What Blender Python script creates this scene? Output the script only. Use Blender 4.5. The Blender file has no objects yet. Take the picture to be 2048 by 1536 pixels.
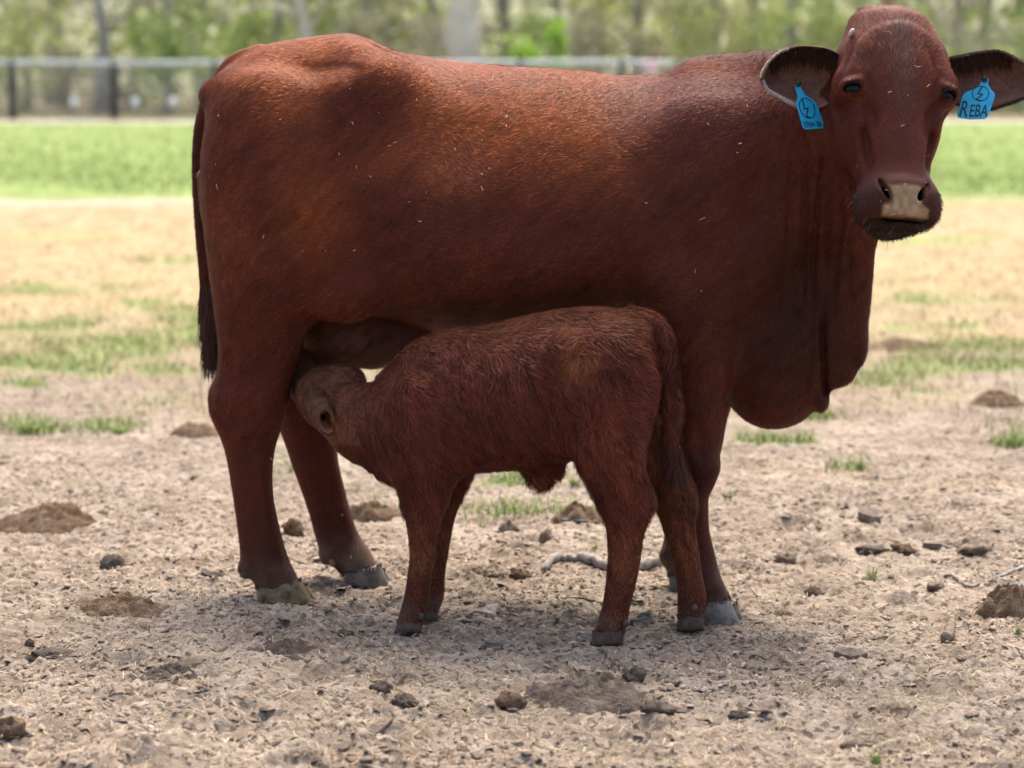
import bpy, bmesh, math, random
import numpy as np
from mathutils import Vector, Matrix

# ------------------------------------------------------------------ camera, light, exposure
sc = bpy.context.scene
FPX, CAM_H, PITCH = 5000.0, 1.4, math.atan(668/5000)
cam_d = bpy.data.cameras.new('camera'); cam = bpy.data.objects.new('camera', cam_d)
sc.collection.objects.link(cam); sc.camera = cam
cam.location = (0, 0, CAM_H); cam.rotation_euler = (math.pi/2 - PITCH, 0, 0)
cam_d.sensor_width = 36.0; cam_d.lens = 36.0*FPX/2048.0
cam_d.clip_start = 0.1; cam_d.clip_end = 2000
cam_d.dof.use_dof = True; cam_d.dof.focus_distance = 5.86; cam_d.dof.aperture_fstop = 3.0

SUN_EL, SUN_AZ = math.radians(62), math.radians(14)     # behind the cow, a little to the right
wd = bpy.data.worlds.new('World'); sc.world = wd; wd.use_nodes = True
nt = wd.node_tree; sky = nt.nodes.new('ShaderNodeTexSky'); sky.sky_type = 'NISHITA'
sky.sun_disc = False; sky.sun_elevation = SUN_EL; sky.sun_rotation = SUN_AZ
sky.air_density = 1.0; sky.dust_density = 7.0; sky.ozone_density = 1.0
nt.links.new(sky.outputs[0], nt.nodes['Background'].inputs[0])
nt.nodes['Background'].inputs[1].default_value = 0.15
sun_d = bpy.data.lights.new('sun', 'SUN'); sun = bpy.data.objects.new('sun', sun_d)
sc.collection.objects.link(sun)
sun_d.energy = 1.0; sun_d.angle = math.radians(30); sun_d.color = (1.0, 0.95, 0.88)
sdir = Vector((math.sin(SUN_AZ)*math.cos(SUN_EL), math.cos(SUN_AZ)*math.cos(SUN_EL), math.sin(SUN_EL)))
sun.rotation_euler = sdir.to_track_quat('Z', 'Y').to_euler()
sun.location = (3, 12, 9)
vs = sc.view_settings
vs.view_transform = 'Standard'; vs.look = 'None'; vs.exposure = 1.52; vs.gamma = 1.0; vs.use_curve_mapping = False
sc.cycles.max_bounces = 6; sc.cycles.diffuse_bounces = 3; sc.cycles.glossy_bounces = 2
sc.cycles.transparent_max_bounces = 8
sc.cycles.use_adaptive_sampling = True
try: sc.cycles_curves.shape = 'RIBBONS'
except Exception: pass

rng = np.random.default_rng(7); random.seed(7)
CT, ST = math.cos(PITCH), math.sin(PITCH)

def P(u, v, Y):
    """world point at distance Y that the photo shows at pixel (u, v) of 2048 x 1536"""
    a = (u-1024)/FPX; b = (768-v)/FPX
    t = Y/(CT + b*ST)
    return np.array([t*a, Y, CAM_H + t*(-ST + b*CT)])
def G(u, v, z=0.0):
    a = (u-1024)/FPX; b = (768-v)/FPX
    t = (CAM_H-z)/(ST - b*CT)
    return np.array([t*a, t*(CT + b*ST), z])

# ------------------------------------------------------------------ noise
def _hash(ix, iy, iz, seed):
    h = (ix*374761393 + iy*668265263 + iz*2147483647 + seed*1274126177) & 0xFFFFFFFF
    h = ((h ^ (h >> 13))*1274126177) & 0xFFFFFFFF
    return ((h ^ (h >> 16)) & 0xFFFF)/65535.0
def vnoise(p, seed=0):
    """smooth value noise, p (...,3), returns -1..1"""
    p = np.asarray(p, dtype=np.float64)
    i = np.floor(p).astype(np.int64); f = p - i; f = f*f*(3-2*f)
    r = 0
    for dx in (0, 1):
        wx = f[..., 0] if dx else 1-f[..., 0]
        for dy in (0, 1):
            wy = f[..., 1] if dy else 1-f[..., 1]
            for dz in (0, 1):
                wz = f[..., 2] if dz else 1-f[..., 2]
                r = r + wx*wy*wz*_hash(i[..., 0]+dx, i[..., 1]+dy, i[..., 2]+dz, seed)
    return r*2-1
def fbm(p, octv=4, seed=0, gain=0.5):
    p = np.asarray(p, dtype=np.float64); a = 1.0; r = 0
    for k in range(octv):
        r = r + a*vnoise(p*(2.03**k) + 17.3*k, seed+k); a *= gain
    return r

# ------------------------------------------------------------------ object helpers
COL = sc.collection
def link(o, parent=None):
    COL.objects.link(o)
    if parent is not None: o.parent = parent
    return o
def tag(o, label=None, cat=None, group=None, kind=None):
    if label: o['label'] = label
    if cat: o['category'] = cat
    if group: o['group'] = group
    if kind: o['kind'] = kind
    return o
def empty(name, loc=(0, 0, 0)):
    o = bpy.data.objects.new(name, None); o.location = loc; o.empty_display_size = .1
    return link(o)
def setpar(o, parent):
    o.parent = parent
    if parent is not None: o.matrix_parent_inverse = Matrix.Translation(parent.location).inverted()
    return o
def mesh(name, V, F, mat, parent=None, smooth=True, uniform=None):
    """F: list of faces, or an (n,k) array"""
    me = bpy.data.meshes.new(name)
    V = np.asarray(V, dtype=np.float32)
    if isinstance(F, np.ndarray):
        n, k = F.shape
        me.vertices.add(len(V)); me.vertices.foreach_set('co', V.ravel())
        me.loops.add(n*k); me.loops.foreach_set('vertex_index', F.astype(np.int32).ravel())
        me.polygons.add(n); me.polygons.foreach_set('loop_start', np.arange(0, n*k, k, dtype=np.int32))
        me.polygons.foreach_set('loop_total', np.full(n, k, dtype=np.int32))
        me.update(calc_edges=True); me.validate()
    else:
        me.from_pydata([tuple(map(float, v)) for v in V], [], [tuple(int(i) for i in f) for f in F]); me.update()
    if smooth: me.polygons.foreach_set('use_smooth', np.ones(len(me.polygons), dtype=bool))
    if mat is not None: me.materials.append(mat)
    o = bpy.data.objects.new(name, me); link(o)
    if parent is not None: setpar(o, parent)
    return o
def attr_f(o, name, vals):
    a = o.data.attributes.new(name, 'FLOAT', 'POINT'); a.data.foreach_set('value', np.asarray(vals, dtype=np.float32))
def attr_c(o, name, cols, domain='POINT'):
    c = np.ones((len(cols), 4), dtype=np.float32); c[:, :3] = cols
    a = o.data.attributes.new(name, 'FLOAT_COLOR', domain); a.data.foreach_set('color', c.ravel())

# ------------------------------------------------------------------ implicit surfaces for the animals
class Field:
    def __init__(s, ax, ay, az):
        s.ax, s.ay, s.az = [np.asarray(a, dtype=np.float32) for a in (ax, ay, az)]
        s.F = np.full((len(ax), len(ay), len(az)), 0.6, dtype=np.float32)
    def sl(s, lo, hi, pad):
        r = []
        for a, l, h in zip((s.ax, s.ay, s.az), lo, hi):
            i0 = int(np.searchsorted(a, l-pad)); i1 = int(np.searchsorted(a, h+pad))
            r.append(slice(i0, max(i1, i0)))
        return tuple(r)
    def grid(s, S):
        return s.ax[S[0]][:, None, None], s.ay[S[1]][None, :, None], s.az[S[2]][None, None, :]
    def blend(s, S, f, k, mode='add'):
        A = s.F[S]
        if A.size == 0: return
        f = np.broadcast_to(f, A.shape).astype(np.float32)
        if mode == 'add':
            h = np.clip(.5 + .5*(A-f)/k, 0, 1); s.F[S] = A*(1-h) + f*h - k*h*(1-h)
        else:
            g = -f; h = np.clip(.5 + .5*(g-A)/k, 0, 1); s.F[S] = A*(1-h) + g*h + k*h*(1-h)
    def ell(s, c, r, k=.03, R=None, mode='add'):
        c = np.asarray(c); r = np.asarray(r, dtype=np.float64); m = r.max()
        ext = r if R is None else np.sqrt(((np.asarray(R)*r[None, :])**2).sum(1))
        S = s.sl(c-ext, c+ext, 2.6*k+.02); X, Y, Z = s.grid(S)
        X = X-np.float32(c[0]); Y = Y-np.float32(c[1]); Z = Z-np.float32(c[2])
        if R is not None:
            R = np.asarray(R, dtype=np.float32)       # columns = local axes in world
            X, Y, Z = (X*R[0, 0]+Y*R[1, 0]+Z*R[2, 0]), (X*R[0, 1]+Y*R[1, 1]+Z*R[2, 1]), (X*R[0, 2]+Y*R[1, 2]+Z*R[2, 2])
        r = r.astype(np.float32)
        k0 = np.sqrt((X/r[0])**2+(Y/r[1])**2+(Z/r[2])**2); k1 = np.sqrt((X/r[0]**2)**2+(Y/r[1]**2)**2+(Z/r[2]**2)**2)
        s.blend(S, k0*(k0-1)/np.maximum(k1, 1e-6), k, mode)
    def chain(s, pts, k=.03, ysc=1.0, sub=4, mode='add'):
        """pts rows x,y,z,r ; swept round tube, ysc flattens it sideways"""
        pts = np.asarray(pts, dtype=np.float64); n = len(pts); q = []
        for i in range(n-1):
            p0, p1, p2, p3 = pts[max(i-1, 0)], pts[i], pts[i+1], pts[min(i+2, n-1)]
            for j in range(sub):
                t = j/sub
                q.append(.5*((2*p1)+(-p0+p2)*t+(2*p0-5*p1+4*p2-p3)*t*t+(-p0+3*p1-3*p2+p3)*t**3))
        q.append(pts[-1]); q = np.array(q)
        m = q[:, 3].max(); lo = (q[:, :3]-q[:, 3:]).min(0); hi = (q[:, :3]+q[:, 3:]).max(0)
        if ysc > 1: lo[1] -= m*(ysc-1); hi[1] += m*(ysc-1)
        S = s.sl(lo, hi, 2.6*k+.02); X, Y, Z = s.grid(S)
        out = None
        for a, b in zip(q[:-1], q[1:]):
            d = (b-a)[:3]; L = max(float(d@d), 1e-9)
            t = np.clip(((X-np.float32(a[0]))*d[0]+(Y-np.float32(a[1]))*d[1]+(Z-np.float32(a[2]))*d[2]).astype(np.float32)/np.float32(L), 0, 1)
            f = np.sqrt((X-np.float32(a[0])-t*np.float32(d[0]))**2+((Y-np.float32(a[1])-t*np.float32(d[1]))/np.float32(ysc))**2+(Z-np.float32(a[2])-t*np.float32(d[2]))**2)-(np.float32(a[3])+t*np.float32(b[3]-a[3]))
            out = f if out is None else np.minimum(out, f)
        s.blend(S, out*np.float32(min(1, ysc)), k, mode)
    def vloft(s, rows, k=.03, n=2.2):
        """rows: v, u_left, u_right, Y, half width sideways -> a limb sliced horizontally"""
        z, cx, hx, cy, hy = [], [], [], [], []
        for v, ul, ur, Y, h in rows:
            a, b = P(ul, v, Y), P(ur, v, Y)
            z.append(a[2]); cx.append((a[0]+b[0])/2); hx.append((b[0]-a[0])/2); cy.append(Y); hy.append(h)
        o = np.argsort(z); z = np.array(z)[o]
        ip = lambda q, t: smooth_interp(t, z, np.array(q)[o])
        lo = np.array([min(c-h for c, h in zip(cx, hx)), min(c-h for c, h in zip(cy, hy)), z[0]])
        hi = np.array([max(c+h for c, h in zip(cx, hx)), max(c+h for c, h in zip(cy, hy)), z[-1]])
        S = s.sl(lo, hi, 2.6*k+.02); X, Y, Z = s.grid(S); zz = s.az[S[2]]
        CX, HX, CY, HY = [ip(q, zz).astype(np.float32)[None, None, :] for q in (cx, hx, cy, hy)]
        g = ((np.abs(X-CX)/HX)**n + (np.abs(Y-CY)/HY)**n)**(1/n)
        f = (g-1)*np.minimum(HX, HY)
        cap = np.maximum(z[0]-zz, zz-z[-1]).astype(np.float32)[None, None, :]
        s.blend(S, np.maximum(f, cap), k)
    def hloft(s, rows, k=.03):
        """rows: u, v_top, v_bottom, Y, half width, widest fraction from top, n_top, n_bottom"""
        rows = np.array(rows, dtype=np.float64)
        T = np.array([P(r[0], r[1], r[3]) for r in rows]); B = np.array([P(r[0], r[2], r[3]) for r in rows])
        x = (T[:, 0]+B[:, 0])/2
        lo = np.array([x[0], (rows[:, 3]-rows[:, 4]).min(), B[:, 2].min()]); hi = np.array([x[-1], (rows[:, 3]+rows[:, 4]).max(), T[:, 2].max()])
        S = s.sl(lo, hi, 2.6*k+.02); X, Y, Z = s.grid(S); xx = s.ax[S[0]]
        ip = lambda q: smooth_interp(xx, x, q).astype(np.float32)[:, None, None]
        ZT, ZB, CY, HW, WF, NT, NB = ip(T[:, 2]), ip(B[:, 2]), ip(rows[:, 3]), ip(rows[:, 4]), ip(rows[:, 5]), ip(rows[:, 6]), ip(rows[:, 7])
        ZC = ZT-(ZT-ZB)*WF; dz = Z-ZC; up = dz > 0
        H = np.where(up, ZT-ZC, ZC-ZB); N = np.where(up, NT, NB)
        g = ((np.abs(Y-CY)/HW)**N + (np.abs(dz)/H)**N)**(1/N)
        f = (g-1)*np.minimum(HW, H)
        cap = np.maximum(x[0]-xx, xx-x[-1]).astype(np.float32)[:, None, None]
        s.blend(S, np.maximum(f, cap), k)
    def surface(s, smooth=3):
        F, ax, ay, az = s.F, s.ax, s.ay, s.az
        I = F < 0
        c = np.zeros(tuple(n-1 for n in F.shape), dtype=np.int8)
        for dx in (0, 1):
            for dy in (0, 1):
                for dz in (0, 1):
                    c += I[dx:F.shape[0]-1+dx, dy:F.shape[1]-1+dy, dz:F.shape[2]-1+dz]
        act = (c > 0) & (c < 8); idx = np.argwhere(act)
        ids = np.full(act.shape, -1, dtype=np.int32); ids[act] = np.arange(len(idx))
        acc = np.zeros((len(idx), 3)); cnt = np.zeros(len(idx)); i, j, k = idx.T
        val = lambda d: F[i+d[0], j+d[1], k+d[2]]
        pos = lambda d: np.stack([ax[i+d[0]], ay[j+d[1]], az[k+d[2]]], 1)
        corners = [(a, b, d) for a in (0, 1) for b in (0, 1) for d in (0, 1)]
        for p in corners:
            for q in corners:
                if sum(abs(a-b) for a, b in zip(p, q)) == 1 and p < q:
                    fa, fb = val(p), val(q); m = (fa < 0) != (fb < 0)
                    t = np.where(m, fa/np.where(fa == fb, 1, fa-fb), 0)[:, None]
                    acc += np.where(m[:, None], pos(p)*(1-t)+pos(q)*t, 0); cnt += m
        V = acc/cnt[:, None]; Q = []
        for axis in range(3):
            a = [slice(1, -1)]*3; b = [slice(1, -1)]*3
            a[axis] = slice(0, -1); b[axis] = slice(1, None)
            ch = I[tuple(a)] != I[tuple(b)]; e = np.argwhere(ch)
            off = np.ones(3, dtype=int); off[axis] = 0; e = e+off
            flip = I[e[:, 0], e[:, 1], e[:, 2]]
            o1, o2 = [(1, 2), (2, 0), (0, 1)][axis]
            d1 = np.zeros(3, int); d1[o1] = 1; d2 = np.zeros(3, int); d2[o2] = 1
            g = lambda w: ids[w[:, 0], w[:, 1], w[:, 2]]
            q = np.stack([g(e-d1-d2), g(e-d2), g(e), g(e-d1)], 1)
            q[~flip] = q[~flip][:, ::-1]; Q.append(q)
        Q = np.concatenate(Q); Q = Q[(Q >= 0).all(1)]
        E = np.unique(np.sort(np.concatenate([Q[:, [0, 1]], Q[:, [1, 2]], Q[:, [2, 3]], Q[:, [3, 0]]]), axis=1), axis=0)
        deg = np.bincount(E.ravel(), minlength=len(V))[:, None]
        for it in range(smooth):
            for lam in (.5, -.52):
                A = np.zeros_like(V)
                for d in range(3):
                    A[:, d] = np.bincount(E[:, 0], V[E[:, 1], d], len(V)) + np.bincount(E[:, 1], V[E[:, 0], d], len(V))
                V = V + lam*(A/np.maximum(deg, 1)-V)
        return V, Q
def smooth_interp(t, x, y):
    """monotone-ish cubic (pchip) interpolation, clamped"""
    x = np.asarray(x, float); y = np.asarray(y, float); t = np.clip(np.asarray(t, float), x[0], x[-1])
    h = np.diff(x); d = np.diff(y)/h; m = np.zeros_like(y)
    for i in range(1, len(x)-1):
        if d[i-1]*d[i] > 0:
            w1, w2 = 2*h[i]+h[i-1], h[i]+2*h[i-1]; m[i] = (w1+w2)/(w1/d[i-1]+w2/d[i])
    m[0], m[-1] = d[0], d[-1]
    i = np.clip(np.searchsorted(x, t)-1, 0, len(x)-2); s = (t-x[i])/h[i]
    return (2*s**3-3*s**2+1)*y[i]+(s**3-2*s**2+s)*h[i]*m[i]+(-2*s**3+3*s**2)*y[i+1]+(s**3-s**2)*h[i]*m[i+1]
def axis_lin(segs):
    """segs: (start, end, step) in order"""
    a = []
    for s0, s1, st in segs:
        n = max(1, int(round((s1-s0)/st))); a += list(np.linspace(s0, s1, n, endpoint=False))
    a.append(segs[-1][1]); return np.array(a)
def nrm(a): return a/np.maximum(np.linalg.norm(a, axis=-1, keepdims=True), 1e-9)
# ------------------------------------------------------------------ materials
def newmat(name):
    m = bpy.data.materials.new(name); m.use_nodes = True
    t = m.node_tree; return m, t, t.nodes['Principled BSDF']
def node(t, ty, **kw):
    n = t.nodes.new(ty)
    for k, v in kw.items(): setattr(n, k, v)
    return n
def ramp(t, fac, stops):
    r = node(t, 'ShaderNodeValToRGB'); el = r.color_ramp.elements
    while len(el) < len(stops): el.new(.5)
    for e, (p, c) in zip(el, stops): e.position = p; e.color = (*c, 1)
    t.links.new(fac, r.inputs[0]); return r.outputs[0]
def noise(t, scale, detail=4, vec=None, rough=.55, dist=0):
    n = node(t, 'ShaderNodeTexNoise'); n.inputs['Scale'].default_value = scale; n.inputs['Detail'].default_value = detail
    n.inputs['Roughness'].default_value = rough; n.inputs['Distortion'].default_value = dist
    if vec is not None: t.links.new(vec, n.inputs['Vector'])
    return n.outputs[0]
def objco(t): return node(t, 'ShaderNodeTexCoord').outputs['Object']
def mixc(t, fac, a, b, mode='MIX'):
    m = node(t, 'ShaderNodeMix', data_type='RGBA', blend_type=mode)
    for s, v in ((0, fac), (6, a), (7, b)):
        if isinstance(v, (int, float)): m.inputs[s].default_value = v
        elif isinstance(v, tuple): m.inputs[s].default_value = (*v, 1) if len(v) == 3 else v
        else: t.links.new(v, m.inputs[s])
    return m.outputs[2]
def math_n(t, op, a, b=None):
    m = node(t, 'ShaderNodeMath', operation=op)
    for i, v in enumerate((a, b)):
        if v is None: continue
        if isinstance(v, (int, float)): m.inputs[i].default_value = v
        else: t.links.new(v, m.inputs[i])
    return m.outputs[0]
def attr(t, name):
    return node(t, 'ShaderNodeAttribute', attribute_name=name)
def bump(t, h, strength, dist, bs):
    b = node(t, 'ShaderNodeBump'); b.inputs['Strength'].default_value = strength; b.inputs['Distance'].default_value = dist
    t.links.new(h, b.inputs['Height']); t.links.new(b.outputs[0], bs.inputs['Normal'])
def simple(name, stops, scale=30, rough=.7, bscale=60, bstr=.4, bdist=.004, spec=.3, detail=5):
    """noise-coloured surface with fine relief"""
    m, t, b = newmat(name); co = objco(t)
    c = ramp(t, noise(t, scale, detail, co), stops); t.links.new(c, b.inputs['Base Color'])
    b.inputs['Roughness'].default_value = rough; b.inputs['Specular IOR Level'].default_value = spec
    if bstr: bump(t, noise(t, bscale, 5, co), bstr, bdist, b)
    return m
def coat_mat(name, rough=.55, sheen=.0, spec=.13, skin=False):
    m, t, b = newmat(name)
    a = attr(t, 'coat')
    t.links.new(a.outputs['Color'], b.inputs['Base Color'])
    b.inputs['Roughness'].default_value = rough; b.inputs['Specular IOR Level'].default_value = spec
    b.inputs['Sheen Weight'].default_value = sheen; b.inputs['Sheen Roughness'].default_value = .45
    b.inputs['Sheen Tint'].default_value = (.75, .66, .68, 1)
    if skin:
        bump(t, noise(t, 260, 3, objco(t)), .25, .002, b)
    return m
M_COAT = coat_mat('coat_hair'); M_BODY = coat_mat('hide', .6, .0, .12, True)
M_CALFCOAT = coat_mat('calf_hair', .55, .0, .16); M_CALF = coat_mat('calf_hide', .65, .04, .15, True)
M_EYE, _t, _b = newmat('eye'); _b.inputs['Base Color'].default_value = (.008, .006, .006, 1); _b.inputs['Roughness'].default_value = .1; _b.inputs['Specular IOR Level'].default_value = .16
M_HOOF = simple('hoof_horn', [(.3, (.07, .050, .028)), (.45, (.15, .108, .055)), (.6, (.22, .165, .088)), (.75, (.30, .235, .15))], 42, .55, 120, .5, .003)
M_HOOFG = simple('grey_hoof_horn', [(.3, (.07, .06, .047)), (.5, (.135, .12, .10)), (.75, (.22, .20, .175))], 42, .5, 120, .45, .003)
M_HOOFD = simple('dark_calf_horn', [(.3, (.045, .03, .022)), (.6, (.085, .06, .045)), (.8, (.14, .105, .08))], 60, .6, 160, .4, .002)
M_TAG, _t, _b = newmat('blue_tag_plastic'); _co = objco(_t)
_t.links.new(ramp(_t, noise(_t, 70, 4, _co), [(.35, (.012, .36, .62)), (.6, (.02, .46, .74)), (.8, (.06, .50, .72))]), _b.inputs['Base Color']); _b.inputs['Roughness'].default_value = .4
M_INK, _t, _b = newmat('tag_ink'); _b.inputs['Base Color'].default_value = (.012, .03, .06, 1); _b.inputs['Roughness'].default_value = .5
M_STUD, _t, _b = newmat('black_stud'); _b.inputs['Base Color'].default_value = (.01, .01, .011, 1); _b.inputs['Roughness'].default_value = .25
M_SCUR = simple('horn_scur', [(.3, (.34, .27, .20)), (.7, (.52, .44, .35))], 90, .6, 150, .3, .001)
M_STRAW = simple('dry_straw', [(.25, (.30, .22, .12)), (.5, (.50, .40, .24)), (.8, (.66, .57, .40))], 9, .7, 80, .1, .001)
# ------------------------------------------------------------------ the cow's body as one surface
def Yc(u): return float(np.interp(u, [400, 1000, 1450, 1600], [6.40, 6.38, 6.28, 6.22]))
XM = .004
cow_f = Field(axis_lin([(-.90, .70, .0075), (.70, 1.14, .0034)]),
              axis_lin([(5.64, 6.00, .0040), (6.00, 6.78, .0085)]),
              axis_lin([(-.03, .90, .0075), (.90, 1.52, .0036)]))
cf = cow_f
cf.hloft([  # trunk
    (418, 260, 520, Yc(410), .09, .45, 2.0, 2.0),
    (432, 185, 600, Yc(430), .17, .45, 2.0, 2.0),
    (460, 132, 635, Yc(460), .20, .45, 2.0, 2.0),
    (500, 104, 640, Yc(500), .222, .48, 1.9, 2.0),
    (560, 84, 640, Yc(560), .235, .5, 1.8, 2.0),
    (620, 75, 640, Yc(620), .245, .5, 1.7, 2.1),
    (680, 69, 635, Yc(680), .255, .5, 1.6, 2.2),
    (730, 77, 632, Yc(730), .268, .52, 1.6, 2.3),
    (790, 100, 640, Yc(790), .29, .55, 1.75, 2.3),
    (860, 115, 655, Yc(860), .325, .56, 1.85, 2.3),
    (950, 127, 665, Yc(950), .352, .56, 1.9, 2.3),
    (1050, 134, 665, Yc(1050), .362, .55, 1.95, 2.3),
    (1150, 140, 655, Yc(1150), .352, .55, 1.9, 2.3),
    (1240, 150, 640, Yc(1240), .325, .54, 1.8, 2.2),
    (1310, 147, 640, Yc(1310), .295, .54, 1.7, 2.1),
    (1380, 130, 660, Yc(1380), .265, .52, 1.7, 2.0),
    (1450, 120, 690, Yc(1450), .235, .5, 1.7, 2.0),
    (1520, 126, 700, Yc(1520), .19, .45, 1.8, 2.0),
    (1570, 190, 640, Yc(1560), .12, .45, 1.9, 2.0),
    (1600, 280, 560, Yc(1560), .06, .45, 1.9, 2.0)], k=.02)
for sg in (-1, 1):      # pelvis: hook bones, pin bones, ridge between
    cf.ell(P(752, 175, 6.39)+[0, sg*.165, 0], (.085, .055, .065), k=.13)
    cf.chain([(*(P(755, 165, 6.39)+[0, sg*.18, 0]), .04), (*(P(732, 132, 6.39)+[0, sg*.11, 0]), .035), (*(P(705, 118, 6.39)+[0, sg*.04, 0]), .03)], k=.06)
    cf.ell(P(455, 190, 6.40)+[0, sg*.10, 0], (.06, .05, .05), k=.06)
# hollow between sacrum and hook, flank hollow in front of the hip
cf.ell(P(635, 122, 6.40)+[0, -.21, 0], (.085, .06, .025), k=.06, mode='sub')
cf.ell(P(890, 235, 6.40)+[0, -.40, 0], (.13, .085, .12), k=.08, mode='sub')
# thighs
for sg, dY in ((-1, 0), (1, 0)):
    cf.ell(P(545, 330, 6.40)+[0, sg*.150, 0], (.165, .115, .235), k=.06)
    cf.ell(P(590, 470, 6.40)+[0, sg*.155, 0], (.150, .105, .20), k=.06)
cf.ell(P(700, 545, 6.40)+[0, -.215, 0], (.10, .04, .10), k=.08)      # flank fold
cf.ell(P(585, 445, 6.40)+[0, -.19, 0], (.125, .075, .17), k=.07)
cf.ell(P(712, 500, 6.40)+[0, -.385, 0], (.045, .09, .13), k=.07, mode='sub', R=np.array(Matrix.Rotation(.25, 3, 'Y')))
cf.ell(P(690, 310, 6.40)+[0, -.375, 0], (.05, .09, .10), k=.08, mode='sub')
# near hind leg
cf.vloft([(360, 440, 660, 6.30, .04), (430, 414, 680, 6.27, .085), (520, 418, 665, 6.255, .125), (580, 424, 645, 6.255, .12), (640, 431, 622, 6.255, .105), (700, 437, 603, 6.255, .085), (745, 434, 592, 6.255, .070),
          (785, 417, 580, 6.255, .060), (825, 419, 571, 6.255, .056), (860, 434, 562, 6.255, .052), (900, 449, 550, 6.255, .045), (950, 459, 545, 6.255, .040),
          (1000, 467, 548, 6.255, .038), (1050, 474, 558, 6.255, .040), (1090, 479, 568, 6.255, .045), (1120, 483, 578, 6.257, .052),
          (1145, 496, 590, 6.26, .055), (1165, 508, 598, 6.262, .056), (1192, 516, 606, 6.265, .054)], k=.045)
cf.ell(P(492, 1138, 6.235), (.022, .016, .022), k=.02); cf.ell(P(492, 1138, 6.29), (.022, .016, .022), k=.02)
# far hind leg
cf.vloft([(520, 450, 690, 6.53, .11), (640, 470, 660, 6.53, .10), (720, 500, 650, 6.53, .08), (780, 530, 655, 6.525, .065), (830, 548, 665, 6.52, .058), (880, 567, 672, 6.52, .048), (930, 584, 678, 6.51, .042),
          (980, 602, 690, 6.51, .038), (1030, 619, 703, 6.50, .040), (1070, 630, 718, 6.50, .044), (1100, 641, 738, 6.495, .050),
          (1125, 662, 752, 6.49, .054), (1150, 684, 765, 6.49, .054)], k=.04)
cf.ell(P(655, 1112, 6.475), (.022, .016, .022), k=.02); cf.ell(P(655, 1112, 6.53), (.022, .016, .022), k=.02)
# shoulder and near front leg
cf.ell(P(1400, 385, 6.28)+[0, -.165, 0], (.17, .085, .22), k=.13)
cf.ell(P(1450, 480, 6.28)+[0, -.165, 0], (.125, .095, .14), k=.07)
cf.ell(P(1400, 385, 6.28)+[0, .165, 0], (.17, .085, .22), k=.13)
cf.ell(P(1345, 560, 6.28)+[0, -.165, 0], (.10, .075, .12), k=.06)
cf.vloft([(380, 1330, 1470, 6.18, .05), (470, 1298, 1500, 6.13, .095), (560, 1288, 1495, 6.11, .105), (630, 1298, 1482, 6.105, .095), (690, 1318, 1468, 6.10, .082), (740, 1331, 1461, 6.095, .070), (800, 1342, 1452, 6.09, .060),
          (860, 1354, 1444, 6.085, .052), (905, 1362, 1440, 6.08, .049), (935, 1366, 1441, 6.08, .050), (965, 1366, 1431, 6.078, .046), (1000, 1364, 1417, 6.075, .037),
          (1050, 1366, 1418, 6.07, .034), (1100, 1372, 1428, 6.065, .037), (1140, 1374, 1438, 6.06, .046), (1170, 1378, 1449, 6.06, .054), (1195, 1384, 1462, 6.06, .054), (1228, 1392, 1466, 6.06, .05)], k=.045)
cf.ell(P(1376, 1168, 6.035), (.02, .016, .022), k=.02); cf.ell(P(1376, 1168, 6.09), (.02, .016, .022), k=.02)
# far front leg
cf.vloft([(560, 1330, 1500, 6.43, .09), (690, 1370, 1482, 6.43, .072), (780, 1388, 1470, 6.43, .058), (850, 1390, 1452, 6.43, .05), (910, 1380, 1440, 6.43, .048), (960, 1366, 1420, 6.43, .042),
          (1010, 1348, 1392, 6.43, .034), (1060, 1332, 1376, 6.43, .034), (1100, 1324, 1375, 6.43, .042), (1140, 1332, 1388, 6.43, .05), (1165, 1342, 1398, 6.43, .05)], k=.04)
cf.ell(P(1334, 1113, 6.41), (.02, .016, .02), k=.02); cf.ell(P(1334, 1113, 6.45), (.02, .016, .02), k=.02)
# creases: behind the elbow, in front of the shoulder, tendons and hocks
cf.ell(P(1232, 560, 6.28)+[0, -.335, 0], (.012, .05, .11), k=.035, mode='sub', R=np.array(Matrix.Rotation(-.12, 3, 'Y')))
cf.ell(P(1262, 575, 6.28)+[0, -.32, 0], (.010, .05, .08), k=.03, mode='sub', R=np.array(Matrix.Rotation(-.12, 3, 'Y')))
cf.ell(P(1508, 330, 6.25)+[0, -.262, 0], (.03, .05, .16), k=.06, mode='sub', R=np.array(Matrix.Rotation(.2, 3, 'Y')))
cf.ell(P(1290, 340, 6.3)+[0, -.395, 0], (.035, .08, .16), k=.07, mode='sub', R=np.array(Matrix.Rotation(-.2, 3, 'Y')))
cf.ell(P(455, 735, 6.18), (.016, .016, .05), k=.02, mode='sub'); cf.ell(P(468, 800, 6.205), (.045, .012, .03), k=.02)
cf.chain([(*P(497, 880, 6.206), .010), (*P(508, 960, 6.211), .008), (*P(520, 1050, 6.209), .008)], k=.012, mode='sub')
cf.chain([(*P(1390, 975, 6.03), .009), (*P(1390, 1030, 6.033), .007), (*P(1400, 1100, 6.024), .008)], k=.012, mode='sub')
cf.ell(P(1408, 935, 6.04), (.03, .016, .028), k=.02); cf.ell(P(1400, 880, 6.028), (.012, .01, .04), k=.02, mode='sub')
cf.chain([(*P(640, 960, 6.466), .009), (*P(662, 1040, 6.458), .008)], k=.012, mode='sub')
# udder
cf.ell(P(700, 668, 6.40), (.125, .11, .085), k=.03); cf.ell(P(800, 676, 6.41), (.11, .09, .062), k=.04); cf.ell(P(748, 698, 6.40), (.055, .075, .046), k=.03); cf.ell(P(660, 700, 6.37), (.035, .04, .04), k=.02)
cf.chain([(*P(650, 690, 6.36), .02), (*P(640, 722, 6.35), .016)], k=.012)
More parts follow.
